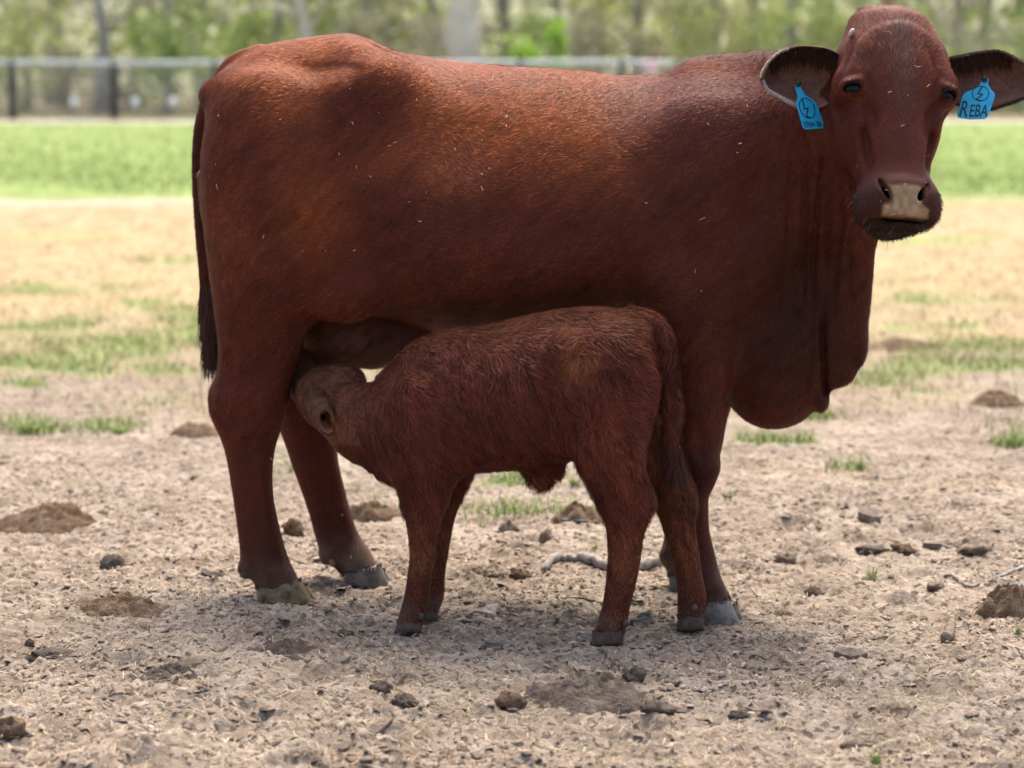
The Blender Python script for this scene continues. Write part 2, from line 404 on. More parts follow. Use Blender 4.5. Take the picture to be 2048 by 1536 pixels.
# neck, bending towards the camera, with crest, throat and dewlap
cf.chain([(*P(1440, 360, 6.27), .215), (*P(1530, 318, 6.24), .190), (*P(1610, 282, 6.17), .165), (*P(1690, 255, 6.06), .135)], k=.09, ysc=.84)
cf.chain([(*P(1400, 170, 6.29), .05), (*P(1490, 165, 6.27), .055), (*P(1560, 160, 6.22), .06), (*P(1640, 158, 6.14), .065), (*P(1710, 150, 6.05), .06)], k=.06)
cf.chain([(*P(1520, 480, 6.24), .16), (*P(1590, 460, 6.19), .14), (*P(1660, 420, 6.12), .12), (*P(1715, 375, 6.05), .10)], k=.07, ysc=.75)
cf.ell(P(1550, 690, 6.22), (.165, .14, .20), k=.06)                 # brisket
cf.ell(P(1548, 775, 6.20), (.105, .10, .10), k=.03)
cf.chain([(*P(1706, 480, 6.08), .055), (*P(1695, 540, 6.10), .064), (*P(1683, 620, 6.12), .070), (*P(1672, 690, 6.13), .066), (*P(1672, 730, 6.13), .056)], k=.035, ysc=.72)
cf.chain([(*P(1640, 560, 6.13), .06), (*P(1625, 660, 6.15), .065), (*P(1612, 760, 6.16), .05)], k=.04, ysc=.9)
cf.ell(P(1640, 800, 6.17), (.022, .05, .03), k=.015); cf.ell(P(1718, 690, 6.12), (.02, .035, .05), k=.02)
cf.chain([(*P(1460, 800, 6.09), .008), (*P(1510, 826, 6.085), .009), (*P(1570, 838, 6.085), .007)], k=.012, mode='sub'); cf.chain([(*P(1470, 760, 6.07), .007), (*P(1530, 790, 6.065), .007), (*P(1600, 800, 6.07), .006)], k=.012, mode='sub')
# skin folds running down the neck (picture line, depth in metres)
cow_folds = [(1662, 230, 1652, 600, .013), (1641, 240, 1630, 640, .014), (1618, 250, 1604, 620, .011), (1592, 250, 1578, 560, .009), (1566, 220, 1556, 480, .006), (1684, 330, 1674, 640, .013), (1706, 430, 1700, 640, .011), (1656, 600, 1648, 815, .022), (1628, 640, 1622, 800, .008), (1540, 200, 1530, 420, .004)]
# ---- head
HS = 850.0
def rotm(yaw, pitch, roll):
    return np.array(Matrix.Rotation(yaw, 3, 'Z') @ Matrix.Rotation(pitch, 3, 'X') @ Matrix.Rotation(roll, 3, 'Y'))
# local frame: x to the viewer's right, y away from the face (inwards), z up along the face
HR = rotm(math.radians(8), math.radians(-17), math.radians(4.2))
HO = P(1796, 193, 5.86)
def hl(x, s, n):
    """head point: x right, s down from the eye line, n out of the face"""
    return HO + HR @ np.array([x, -n, -s])
hs = [  # s, half width, front n, back n
    (-.222, .042, -.075, -.10), (-.21, .072, -.052, -.13), (-.188, .093, -.030, -.15), (-.157, .112, -.010, -.17), (-.114, .127, .008, -.195), (-.06, .132, .018, -.225), (.0, .130, .020, -.245),
    (.06, .118, .018, -.25), (.12, .100, .020, -.235), (.17, .088, .026, -.205), (.21, .083, .034, -.17), (.25, .090, .044, -.14), (.285, .088, .042, -.12), (.303, .072, .026, -.105), (.318, .045, .0, -.085)]
hs = np.array(hs)
S = cf.sl(HO-.42, HO+.42, 0); X, Y, Z = cf.grid(S)
dX, dY, dZ = X-np.float32(HO[0]), Y-np.float32(HO[1]), Z-np.float32(HO[2])
hx = dX*HR[0, 0]+dY*HR[1, 0]+dZ*HR[2, 0]; hn = -(dX*HR[0, 1]+dY*HR[1, 1]+dZ*HR[2, 1]); hsv = -(dX*HR[0, 2]+dY*HR[1, 2]+dZ*HR[2, 2])
def hip(c): return smooth_interp(hsv.ravel(), hs[:, 0], hs[:, c]).reshape(hsv.shape).astype(np.float32)
HWd, FN, BN = hip(1), hip(2), hip(3)
cn = FN-(FN-BN)*.42
up = hn > cn; Hh = np.where(up, FN-cn, cn-BN); N = np.where(up, 3.0, 2.0)
Wd = HWd*(1-.20*np.clip(-(hn-cn)/.1, 0, 1)*np.clip(hsv/.1, 0, 1))
g = ((np.abs(hx)/Wd)**N+(np.abs(hn-cn)/Hh)**N)**(1/N)
f = np.maximum((g-1)*np.minimum(Wd, Hh), np.maximum(hs[0, 0]-hsv, hsv-hs[-1, 0]))
cf.blend(S, f.astype(np.float32), .02)
def hell(x, s, n, r, k, mode='add', R=None):
    cf.ell(hl(x, s, n), (r[0], r[2], r[1]), k=k, R=HR if R is None else HR@R, mode=mode)
hell(-.03, -.19, -.065, (.05, .034, .05), .05); hell(.032, -.188, -.065, (.045, .034, .05), .05)       # poll
for sg in (-1, 1):
    hell(sg*.108, -.006, -.045, (.032, .038, .045), .04)            # orbit
    hell(sg*.098, -.032, -.016, (.036, .018, .026), .04)               # brow
    hell(sg*.066, .05, .036, (.018, .05, .016), .03, 'sub')       # hollow inside the eye
    hell(sg*.085, .06, -.13, (.032, .075, .07), .05)                # masseter
    hell(sg*.088, .075, -.008, (.014, .065, .024), .02, 'add', np.array(Matrix.Rotation(sg*math.radians(17), 3, 'Y')))               # cheek crest
    hell(sg*.070, .135, .004, (.010, .05, .016), .02, 'sub', np.array(Matrix.Rotation(sg*math.radians(12), 3, 'Y')))
    hell(sg*.062, -.10, .030, (.012, .05, .012), .03, 'sub', np.array(Matrix.Rotation(sg*math.radians(-20), 3, 'Y')))
    hell(sg*.125, .035, -.03, (.012, .016, .03), .03, 'sub')
hell(0, .12, .018, (.045, .12, .02), .04)                           # nose bridge
hell(0, -.075, .008, (.095, .085, .02), .06)                          # forehead
hell(0, .252, .010, (.082, .055, .046), .05)                         # muzzle
hell(-.053, .256, .003, (.031, .042, .05), .035); hell(.053, .256, .003, (.031, .042, .05), .035)
hell(0, .232, .052, (.052, .022, .020), .02)                        # top of nose pad
# lower jaw
hell(-.014, .300, -.040, (.036, .016, .036), .02); hell(0, .275, -.09, (.046, .04, .06), .03)
# mouth slit
hell(-.058, .280, .0, (.026, .025, .046), .02); hell(.058, .280, .0, (.026, .025, .046), .02)
hell(0, .304, .03, (.054, .0028, .05), .008, 'sub')
EX = {-1: -.117, 1: .113}; EN = {}
def surf_n(x, s):
    for nn in np.arange(.10, -.12, -.001):
        q = hl(x, s, nn); i = [int(np.clip(np.searchsorted(a, c), 0, len(a)-1)) for a, c in zip((cf.ax, cf.ay, cf.az), q)]
        if cf.F[tuple(i)] < 0: return nn
    return -.03
for sg in (-1, 1):      # nostrils, eye openings
    Rn = np.array(Matrix.Rotation(sg*math.radians(30), 3, 'Y'))
    hell(sg*.042, .244, .05, (.0105, .021, .030), .007, 'sub', Rn)
    hell(sg*.056, .228, .046, (.007, .014, .022), .006, 'sub')
    hell(sg*.060, .243, .036, (.011, .024, .02), .010)
    Re = np.array(Matrix.Rotation(sg*math.radians(38), 3, 'Z'))
    ns = surf_n(EX[sg], -.004); EN[sg] = ns-.013
    ec = (EX[sg]-sg*.004, -.004, EN[sg])
    hell(*ec, (.028, .024, .026), .012)                                   # lids
    hell(ec[0], ec[1]-.015, ec[2]+.008, (.032, .010, .024), .012, 'add', np.array(Matrix.Rotation(sg*math.radians(16), 3, 'Y')))
    hell(ec[0]+sg*.004, ec[1], ec[2]+.018, (.0215, .0125, .022), .004, 'sub', Re@np.array(Matrix.Rotation(sg*math.radians(16), 3, 'Y')))
    hell(ec[0]-sg*.026, ec[1]+.022, ec[2]+.022, (.0035, .018, .012), .008, 'sub', np.array(Matrix.Rotation(sg*math.radians(38), 3, 'Y')))   # tear crease
    hell(ec[0]-sg*.036, ec[1]-.008, ec[2]+.034, (.003, .026, .010), .010, 'sub', np.array(Matrix.Rotation(sg*math.radians(24), 3, 'Y')))
    hell(ec[0]-sg*.004, ec[1]+.022, ec[2]+.018, (.020, .003, .010), .008, 'sub', np.array(Matrix.Rotation(sg*math.radians(14), 3, 'Y')))
# skin folds pressed into the neck
S = cf.sl(P(1515, 830, 6.1)-[0, .35, 0], P(1720, 200, 6.1)+[0, .05, 0], .05); X, Y, Z = cf.grid(S)
if cf.F[S].size:
    uu = 1024+FPX*X/Y; vvv = 100+FPX*(CAM_H-Z)/Y; add = 0
    for (u0, v0, u1, v1, a) in cow_folds:
        tt = (vvv-v0)/(v1-v0); d = uu-(u0+(u1-u0)*tt)-5*np.sin(tt*5+u0)
        add = add+a*np.exp(-(d/6.5)**2)*np.clip(tt*4, 0, 1)*np.clip((1-tt)*4, 0, 1)*(np.abs(tt-.5) < .5)
    cf.F[S] += (add*.72).astype(np.float32)
# tail
cf.chain([(*P(520, 108, 6.40), .022), (*P(468, 130, 6.40), .026), (*P(428, 190, 6.40), .026), (*P(405, 262, 6.41), .023), (*P(399, 350, 6.41), .019), (*P(402, 450, 6.41), .017), (*P(410, 540, 6.41), .017), (*P(417, 620, 6.41), .018), (*P(421, 690, 6.41), .014), (*P(424, 735, 6.41), .007)], k=.014)
cow_V, cow_Q = cf.surface(3)
# ------------------------------------------------------------------ the calf's body
kf = Field(axis_lin([(-.62, .50, .0046)]), axis_lin([(5.70, 6.45, .0046)]), axis_lin([(-.02, .82, .0046)]))
kf.hloft([
    (742, 800, 935, 6.045, .05, .5, 2.0, 2.0), (760, 762, 955, 6.035, .070, .5, 2.0, 2.0), (790, 722, 968, 6.02, .090, .5, 1.9, 2.0),
    (820, 694, 968, 6.01, .105, .5, 1.8, 2.0), (870, 670, 955, 5.995, .118, .52, 1.8, 2.1), (930, 660, 945, 5.98, .128, .55, 1.8, 2.1),
    (1000, 648, 936, 5.965, .138, .56, 1.8, 2.1), (1060, 635, 932, 5.95, .140, .56, 1.8, 2.1), (1120, 624, 922, 5.94, .135, .55, 1.8, 2.1),
    (1180, 619, 900, 5.925, .130, .5, 1.8, 2.1), (1240, 622, 860, 5.91, .118, .5, 1.8, 2.0), (1280, 632, 810, 5.905, .09, .5, 1.9, 2.0), (1304, 662, 760, 5.90, .04, .5, 2, 2)], k=.02)
# shoulder, haunch
kf.ell(P(835, 850, 6.0)+[0, -.075, 0], (.075, .045, .12), k=.04); kf.ell(P(835, 850, 6.0)+[0, .075, 0], (.075, .045, .12), k=.04)
kf.ell(P(1220, 770, 5.91)+[0, -.062, 0], (.095, .06, .13), k=.045); kf.ell(P(1225, 770, 5.91)+[0, .062, 0], (.095, .06, .13), k=.045)
kf.ell(P(1092, 780, 5.94)+[0, -.168, 0], (.018, .045, .10), k=.035, mode='sub', R=np.array(Matrix.Rotation(-.1, 3, 'Y')))
kf.ell(P(1130, 690, 5.94)+[0, -.10, 0], (.03, .03, .03), k=.05)
# near front, far front
kf.vloft([(830, 790, 890, 5.96, .03), (870, 776, 925, 5.95, .055), (915, 779, 920, 5.945, .058), (960, 788, 907, 5.94, .052), (990, 800, 896, 5.94, .047), (1020, 806, 886, 5.937, .042), (1060, 815, 878, 5.935, .036),
          (1110, 820, 870, 5.933, .032), (1150, 815, 863, 5.93, .029), (1190, 809, 859, 5.93, .029), (1225, 800, 852, 5.93, .032), (1252, 793, 844, 5.93, .030)], k=.025)
kf.vloft([(850, 850, 940, 6.05, .03), (900, 848, 960, 6.065, .05), (960, 848, 940, 6.07, .046), (1000, 850, 921, 6.07, .040), (1050, 854, 906, 6.068, .034), (1100, 856, 897, 6.066, .030),
          (1150, 852, 890, 6.064, .027), (1190, 848, 888, 6.062, .028), (1215, 842, 880, 6.06, .031), (1228, 838, 874, 6.06, .030)], k=.025)
# near hind, far hind
kf.vloft([(720, 1170, 1295, 5.86, .03), (770, 1130, 1307, 5.845, .058), (830, 1134, 1300, 5.838, .062), (880, 1142, 1291, 5.83, .058), (925, 1152, 1287, 5.825, .052), (960, 1168, 1294, 5.82, .045), (985, 1181, 1304, 5.82, .041),
          (1008, 1193, 1308, 5.82, .038), (1040, 1208, 1297, 5.82, .034), (1080, 1215, 1286, 5.82, .030), (1120, 1216, 1280, 5.82, .027), (1170, 1211, 1271, 5.82, .026), (1210, 1205, 1261, 5.82, .029),
          (1240, 1196, 1255, 5.82, .032), (1266, 1187, 1249, 5.82, .030)], k=.025)
kf.vloft([(760, 1220, 1310, 5.95, .03), (810, 1235, 1322, 5.965, .05), (880, 1262, 1338, 5.965, .052), (930, 1285, 1366, 5.96, .048), (970, 1302, 1384, 5.96, .042), (1000, 1309, 1391, 5.958, .038), (1030, 1317, 1391, 5.956, .034),
          (1060, 1327, 1391, 5.955, .030), (1100, 1340, 1396, 5.953, .027), (1150, 1351, 1404, 5.952, .027), (1195, 1355, 1412, 5.95, .031), (1232, 1355, 1410, 5.95, .030)], k=.025)
# sheath
kf.ell(P(1085, 930, 5.94), (.045, .03, .035), k=.03); kf.ell(P(1078, 952, 5.94), (.024, .02, .022), k=.02)
# neck and head, reaching in to the udder
kf.chain([(*P(800, 850, 6.015), .115), (*P(745, 850, 6.06), .104), (*P(700, 830, 6.12), .080), (*P(672, 812, 6.17), .07)], k=.03, ysc=.85)
kf.ell(P(664, 792, 6.20), (.084, .072, .076), k=.03)
kf.ell(P(690, 762, 6.20), (.050, .055, .042), k=.02)
kf.chain([(*P(648, 790, 6.23), .066), (*P(622, 775, 6.30), .052), (*P(612, 745, 6.36), .042), (*P(618, 728, 6.385), .036)], k=.03)
# tail
kf.chain([(*P(1262, 634, 5.905), .020), (*P(1300, 645, 5.895), .021), (*P(1325, 675, 5.885), .020), (*P(1337, 730, 5.88), .018), (*P(1341, 820, 5.88), .016), (*P(1343, 890, 5.88), .016), (*P(1349, 950, 5.885), .009)], k=.012)
calf_V, calf_Q = kf.surface(2)
# ------------------------------------------------------------------ ground
def zone_noise(x, y):
    q = np.stack([np.asarray(x)*.55, np.asarray(y)*.16, np.zeros_like(np.asarray(x, float))], -1); return fbm(q, 3, 201)
def ground_h(x, y):
    sh = np.shape(x); x = np.atleast_1d(np.asarray(x, float)); y = np.atleast_1d(np.asarray(y, float)); p = np.stack([x, y, np.zeros_like(x)], -1)
    near = np.clip((12-y)/5, 0, 1)
    h = .018*fbm(p*1.3, 3, 301)
    c = fbm(p*9, 3, 305); h = h+near*.010*c
    fl = vnoise(p*np.array([26, 30, 1]), 309); fl2 = vnoise(p*np.array([55, 62, 1]), 313); fl3 = vnoise(p*np.array([110, 120, 1]), 317)
    h = h+near*(.0100*np.clip(fl, -.25, 1)+.0085*np.abs(fl2)+.0050*fl3)
    for (gx, gy, ga, gs) in PRINTS:       # old hoof prints
        m_ = (np.abs(x-gx) < .14) & (np.abs(y-gy) < .14)
        if m_.any():
            dx, dy = x[m_]-gx, y[m_]-gy; a_ = dx*math.cos(ga)+dy*math.sin(ga); b_ = -dx*math.sin(ga)+dy*math.cos(ga); d_ = np.sqrt((a_/.055)**2+(b_/.042)**2); cleft = np.exp(-(b_/.008)**2)*.5
            h[m_] = h[m_]+gs*(-.020*np.exp(-d_**4)*(1-cleft)+.011*np.exp(-((d_-1.35)/.35)**2))
    for (gx, gy) in FEET:       # packed flat under the hooves
        d2 = (x-gx)**2+(y-gy)**2; w = np.exp(-d2/.09**2); h = h*(1-w)+(-.004+.016*np.exp(-((np.sqrt(d2)-.10)/.035)**2))*w
    return h.reshape(sh)
FEET = [tuple(G(u, v)[:2]) for u, v in ((565, 1208), (740, 1172), (1445, 1248), (1385, 1182), (1215, 1288), (1382, 1260), (818, 1265), (858, 1241))]
_rp = np.random.default_rng(99); PRINTS = []
for _i in range(90):
    _y = 1/math.sqrt(_rp.uniform(1/9.5**2, 1/4.6**2)); PRINTS.append((_rp.uniform(-1, 1)*(.225*_y), _y, _rp.uniform(0, 6.28), _rp.uniform(.5, 1.1)))
gx = np.concatenate([-np.geomspace(400, 2.3, 46), np.arange(-2.25, 2.2501, .0084), np.geomspace(2.3, 400, 46)])
ys = [1.0, 2.0, 3.0, 3.8, 4.3]; y = 4.5
while y < 900: ys.append(y); y += max(.0090, .0090*(y/6.0)**2.2) if y < 30 else y*.06
gy = np.array(ys)
XX, YY = np.meshgrid(gx, gy, indexing='ij'); HH = ground_h(XX, YY)
# slow rise and fall of the land far off
HH += np.where(YY > 90, 0, 0)
GV = np.stack([XX, YY, HH], -1).reshape(-1, 3); nx, ny = XX.shape
ii, jj = np.meshgrid(np.arange(nx-1), np.arange(ny-1), indexing='ij'); b0 = (ii*ny+jj).ravel()
GQ = np.stack([b0, b0+ny, b0+ny+1, b0+1], 1)
print('ground', GV.shape, GQ.shape)
m, t, bs = newmat('paddock_ground'); co = objco(t)
sep = node(t, 'ShaderNodeSeparateXYZ'); t.links.new(co, sep.inputs[0])
mp = node(t, 'ShaderNodeMapping'); mp.inputs['Scale'].default_value = (1, .42, 1); t.links.new(co, mp.inputs[0]); cm = mp.outputs[0]
def lin(v, a, b):       # 0..1 ramp between a and b
    n = node(t, 'ShaderNodeMapRange'); n.inputs[1].default_value = a; n.inputs[2].default_value = b; n.clamp = True
    (t.links.new(v, n.inputs[0])); return n.outputs[0]
dirt = ramp(t, noise(t, 7, 8, co, .68), [(.25, (.125, .094, .067)), (.42, (.228, .178, .13)), (.55, (.30, .24, .18)), (.72, (.41, .34, .262))])
dirt = mixc(t, lin(noise(t, 60, 4, co, .7), .45, .75), dirt, (.135, .10, .074))
dirt = mixc(t, math_n(t, 'MULTIPLY', lin(noise(t, 2.2, 4, co), .5, .68), .55), dirt, (.41, .345, .27))
dirt = mixc(t, math_n(t, 'MULTIPLY', lin(noise(t, 3.4, 5, cm, .6), .55, .7), .5), dirt, (.16, .115, .082))
straw = ramp(t, noise(t, 5, 6, cm, .65), [(.3, (.255, .18, .09)), (.5, (.35, .265, .145)), (.7, (.43, .345, .21))])
straw = mixc(t, lin(noise(t, .9, 4, cm), .52, .7), straw, (.42, .31, .18))
grass = ramp(t, noise(t, 3, 6, cm, .65), [(.3, (.145, .21, .06)), (.5, (.225, .295, .092)), (.72, (.315, .37, .145))])
y_ = sep.outputs['Y']; wob = math_n(t, 'MULTIPLY', math_n(t, 'SUBTRACT', noise(t, .7, 6, co, .65), .5), 15)
yw = math_n(t, 'ADD', y_, wob)
c = mixc(t, lin(yw, 9.0, 14.0), dirt, straw)
patch = math_n(t, 'MULTIPLY', lin(noise(t, 1.05, 5, cm, .6), .47, .57), math_n(t, 'MULTIPLY', lin(yw, 10.2, 11.8), lin(yw, 17, 14.5)))
patch = math_n(t, 'MINIMUM', math_n(t, 'ADD', math_n(t, 'MULTIPLY', patch, .18), lin(math_n(t, 'ADD', attr(t, 'green').outputs['Fac'], math_n(t, 'MULTIPLY', math_n(t, 'SUBTRACT', noise(t, 6, 5, co, .7), .5), 1.6)), .35, .95)), .8)
c = mixc(t, patch, c, grass)
yf = math_n(t, 'ADD', y_, math_n(t, 'MULTIPLY', wob, .14))
c = mixc(t, lin(yf, 22.6, 24.2), c, grass)
strip = math_n(t, 'MULTIPLY', lin(yf, 22.3, 22.9), lin(yf, 24.2, 23.5)); strip = math_n(t, 'MULTIPLY', strip, lin(noise(t, .35, 3, co), .42, .55))
c = mixc(t, strip, c, (.38, .33, .25))
far = lin(y_, 50.2, 50.9); c = mixc(t, far, c, ramp(t, noise(t, 1.2, 6, co, .65), [(.3, (.11, .085, .055)), (.5, (.22, .18, .11)), (.7, (.24, .27, .11))]))
c = mixc(t, math_n(t, 'MULTIPLY', lin(y_, 48.2, 48.8), lin(y_, 51.0, 50.4)), c, (.46, .43, .37))
t.links.new(c, bs.inputs['Base Color']); bs.inputs['Roughness'].default_value = .95; bs.inputs['Specular IOR Level'].default_value = .12
# trodden flakes: plates of dried mud, each with its own height and tone
wc = node(t, 'ShaderNodeVectorMath', operation='ADD'); t.links.new(co, wc.inputs[0]); nz = node(t, 'ShaderNodeTexNoise'); nz.inputs['Scale'].default_value = 18; nz.inputs['Detail'].default_value = 3; t.links.new(co, nz.inputs['Vector'])
sc_n = node(t, 'ShaderNodeVectorMath', operation='SCALE'); sc_n.inputs['Scale'].default_value = .05; t.links.new(nz.outputs['Color'], sc_n.inputs[0]); t.links.new(sc_n.outputs[0], wc.inputs[1])
def plates(scale):
    v = node(t, 'ShaderNodeTexVoronoi'); v.inputs['Scale'].default_value = scale; t.links.new(wc.outputs[0], v.inputs['Vector']); s_ = node(t, 'ShaderNodeSeparateColor'); t.links.new(v.outputs['Color'], s_.inputs[0]); return s_.outputs[0], v.outputs['Distance']
p1, d1 = plates(34); p2, d2 = plates(75)
hgt = math_n(t, 'ADD', math_n(t, 'MULTIPLY', p1, .6), math_n(t, 'ADD', math_n(t, 'MULTIPLY', p2, .45), math_n(t, 'MULTIPLY', noise(t, 120, 5, co, .7), .5)))
bump(t, hgt, 1.0, .014, bs)
near_f = lin(y_, 13, 9)
cpl = mixc(t, math_n(t, 'MULTIPLY', lin(math_n(t, 'ADD', p1, math_n(t, 'MULTIPLY', p2, .6)), .95, 1.5), math_n(t, 'MULTIPLY', near_f, .55)), c, (.48, .40, .32))
cpl = mixc(t, math_n(t, 'MULTIPLY', lin(p2, .26, .05), math_n(t, 'MULTIPLY', near_f, .9)), cpl, (.08, .06, .044))
t.links.new(cpl, bs.inputs['Base Color'])
PATCH = [(60, 728, 130, 20), (40, 655, 100, 13), (270, 692, 130, 26), (380, 628, 80, 22), (60, 578, 80, 9), (200, 575, 60, 7), (70, 852, 50, 10), (230, 850, 50, 7), (1880, 738, 150, 18), (1960, 692, 120, 14), (1830, 602, 60, 9), (1990, 602, 80, 11),
         (1560, 885, 90, 11), (1620, 832, 60, 7), (1740, 762, 60, 9), (1060, 950, 80, 9), (755, 745, 30, 9), (2030, 885, 40, 8), (1010, 962, 60, 6), (330, 740, 70, 9), (150, 642, 60, 12), (110, 692, 70, 10), (395, 668, 50, 16), (30, 770, 60, 8), (190, 745, 40, 8), (300, 600, 60, 8), (1800, 655, 50, 8), (1920, 650, 40, 6), (2030, 725, 50, 12), (1850, 780, 50, 6), (1700, 935, 40, 6), (1900, 480, 160, 9), (120, 470, 140, 8), (330, 520, 90, 8)]
def pix_uv(x, y, z=0.):
    dz = z-CAM_H; f = y*CT-dz*ST; return 1024+FPX*x/f, 768-FPX*(y*ST+dz*CT)/f
def greenness(x, y):
    u, v = pix_uv(x, y); g = 0
    for a, b, ra, rb in PATCH: g = g+np.exp(-(((u-a)/ra)**2+((v-b)/rb)**2)*.9)
    return np.clip(g*(1+.55*fbm(np.stack([x*3.1, y*2.2, x*0], -1), 3, 431)), 0, 1.2)
gr = mesh('ground', GV, GQ, m); tag(gr, kind='structure'); attr_f(gr, 'green', greenness(GV[:, 0], np.maximum(GV[:, 1], 2))*(GV[:, 1] > 4))

# ------------------------------------------------------------------ loose soil: crumbs, flakes and straw
def hz(x, y): return ground_h(np.atleast_1d(x), np.atleast_1d(y))
def rand_ground(n, r, y0=4.55, y1=12.5, pw=1.5):
    y = 1/np.sqrt(r.uniform(1/y1**2, 1/y0**2, n)); x = r.uniform(-1, 1, n)*(.225*y+.12); return x, y
r = np.random.default_rng(17)
def crumbs(name, n, smin, smax, flat, mat, seed, y1=12.5, cols=None):
    r = np.random.default_rng(seed); x, y = rand_ground(n, r, y1=y1); cl = fbm(np.stack([x*2.2, y*2.2, x*0], -1), 3, 44); keep = r.random(n) < np.clip(.55+.7*cl, .08, 1); x, y = x[keep], y[keep]; n = len(x)
    z = ground_h(x, y); s = np.clip(smin*np.exp(np.abs(r.normal(0, .75, n))), smin, smax)
    # squashed irregular octahedra with a cut top
    ring = 4; V = np.zeros((n, ring*2+1, 3)); ang = np.sort(r.uniform(0, 2*np.pi, (n, ring)), axis=1)+0; ang = np.linspace(0, 2*np.pi, ring, endpoint=False)[None]+r.uniform(-.4, .4, (n, ring))
    el = r.uniform(.45, 1, n)[:, None]; rot = r.uniform(0, np.pi, n)[:, None]
    for k, (rad, zz) in enumerate(((1, -.25), (.72, .75))):
        rr = rad*r.uniform(.6, 1.15, (n, ring)); a, b = rr*np.cos(ang), rr*np.sin(ang)*el
        V[:, k*ring:(k+1)*ring, 0] = a*np.cos(rot)-b*np.sin(rot); V[:, k*ring:(k+1)*ring, 1] = a*np.sin(rot)+b*np.cos(rot); V[:, k*ring:(k+1)*ring, 2] = (zz+r.uniform(-.3, .3, (n, ring)))*flat
    V[:, -1, 2] = flat*r.uniform(.7, 1.2, n); V[:, -1, :2] = r.uniform(-.3, .3, (n, 2))
    tilt = r.normal(0, .30 if flat > .3 else .15, (n, 2)); V[:, :, 2] += V[:, :, 0]*tilt[:, :1]+V[:, :, 1]*tilt[:, 1:]
    V = V*s[:, None, None]; V[:, :, 0] += x[:, None]; V[:, :, 1] += y[:, None]; V[:, :, 2] += z[:, None]
    f = []
    for j in range(ring):
        q = (j+1) % ring; f += [(j, q, ring+q), (j, ring+q, ring+j), (ring+j, ring+q, 2*ring)]
    F = (np.arange(n)*(2*ring+1))[:, None, None]+np.array(f)[None]
    o = mesh(name, V.reshape(-1, 3), F.reshape(-1, 3), mat, None, False)
    tone = r.uniform(.75, 1.2, n)*(1+.2*fbm(np.stack([x*1.7, y*1.7, x*0], -1), 2, 3)); attr_f(o, 'tone', np.repeat(tone, 2*ring+1)); return o
def soil_mat(name, stops):
    m, t, b = newmat(name); co = objco(t); c = ramp(t, noise(t, 25, 6, co, .7), stops)
    mu = mixc(t, 1.0, c, attr(t, 'tone').outputs['Color'], 'MULTIPLY'); t.links.new(mu, b.inputs['Base Color'])
    b.inputs['Roughness'].default_value = .95; b.inputs['Specular IOR Level'].default_value = .1; bump(t, noise(t, 220, 4, co), .5, .003, b); return m
M_SOIL = soil_mat('soil_crumb', [(.3, (.20, .15, .112)), (.5, (.30, .235, .18)), (.7, (.42, .345, .27))])
M_FLAKE = soil_mat('dung_flake', [(.3, (.13, .095, .068)), (.5, (.22, .165, .122)), (.7, (.33, .265, .205))])
tag(crumbs('soil_crumbs', 32000, .003, .013, .45, M_SOIL, 5), 'loose pale crumbs of dry soil all over the trampled ground', 'soil', kind='stuff')
tag(crumbs('dung_flakes', 16000, .006, .030, .16, M_FLAKE, 6), 'dark flat flakes of dried dung and bark trodden into the dirt', 'flakes', kind='stuff')
def blades(name, x, y, h, w, lean, mat, seed, tones, flat=False):
    r = np.random.default_rng(seed); n = len(x); z = ground_h(x, y); a = r.uniform(0, 2*np.pi, n); d = np.stack([np.cos(a), np.sin(a), 0*a], 1); s = np.stack([-np.sin(a), np.cos(a), 0*a], 1)
    p = np.stack([x, y, z], 1); up = np.array([0, 0, 1.])
    if flat: m = p+d*(h*.5)[:, None]+up*r.uniform(.002, .012, n)[:, None]; e = p+d*h[:, None]+s*(h*r.normal(0, .12, n))[:, None]+up*r.uniform(.0, .01, n)[:, None]; p = p+up*.004
    else: m = p+up*(h*.6)[:, None]+d*(h*lean*.3)[:, None]; e = p+up*h[:, None]+d*(h*lean)[:, None]
    w = w[:, None]; u2 = up*w*.8 if flat else 0
    V = np.stack([p-s*w, p+s*w, m-s*w*.8+u2, m+s*w*.8+u2, e], 1).reshape(-1, 3); F = ((np.arange(n)*5)[:, None, None]+np.array([[0, 1, 3], [0, 3, 2], [2, 3, 4]])[None]).reshape(-1, 3)
    o = mesh(name, V, F, mat, None, True); attr_f(o, 'tone', np.repeat(tones, 5)); return o
M_BLADE = soil_mat('grass_blade', [(.3, (.135, .195, .058)), (.5, (.22, .275, .09)), (.7, (.30, .345, .14))])
M_STRAWG = soil_mat('straw_litter', [(.3, (.31, .23, .13)), (.5, (.46, .36, .22)), (.7, (.60, .50, .34))])
n = 9500; x, y = rand_ground(n, r, y1=14); h = r.uniform(.012, .055, n)*np.where(r.random(n) > .93, 1.8, 1)
tag(blades('straw_litter', x, y, h, r.uniform(.0006, .0013, n), 0, M_STRAWG, 4, r.uniform(.5, 1.15, n), True), 'thin dry straws lying loose on the dirt', 'straw', kind='stuff')
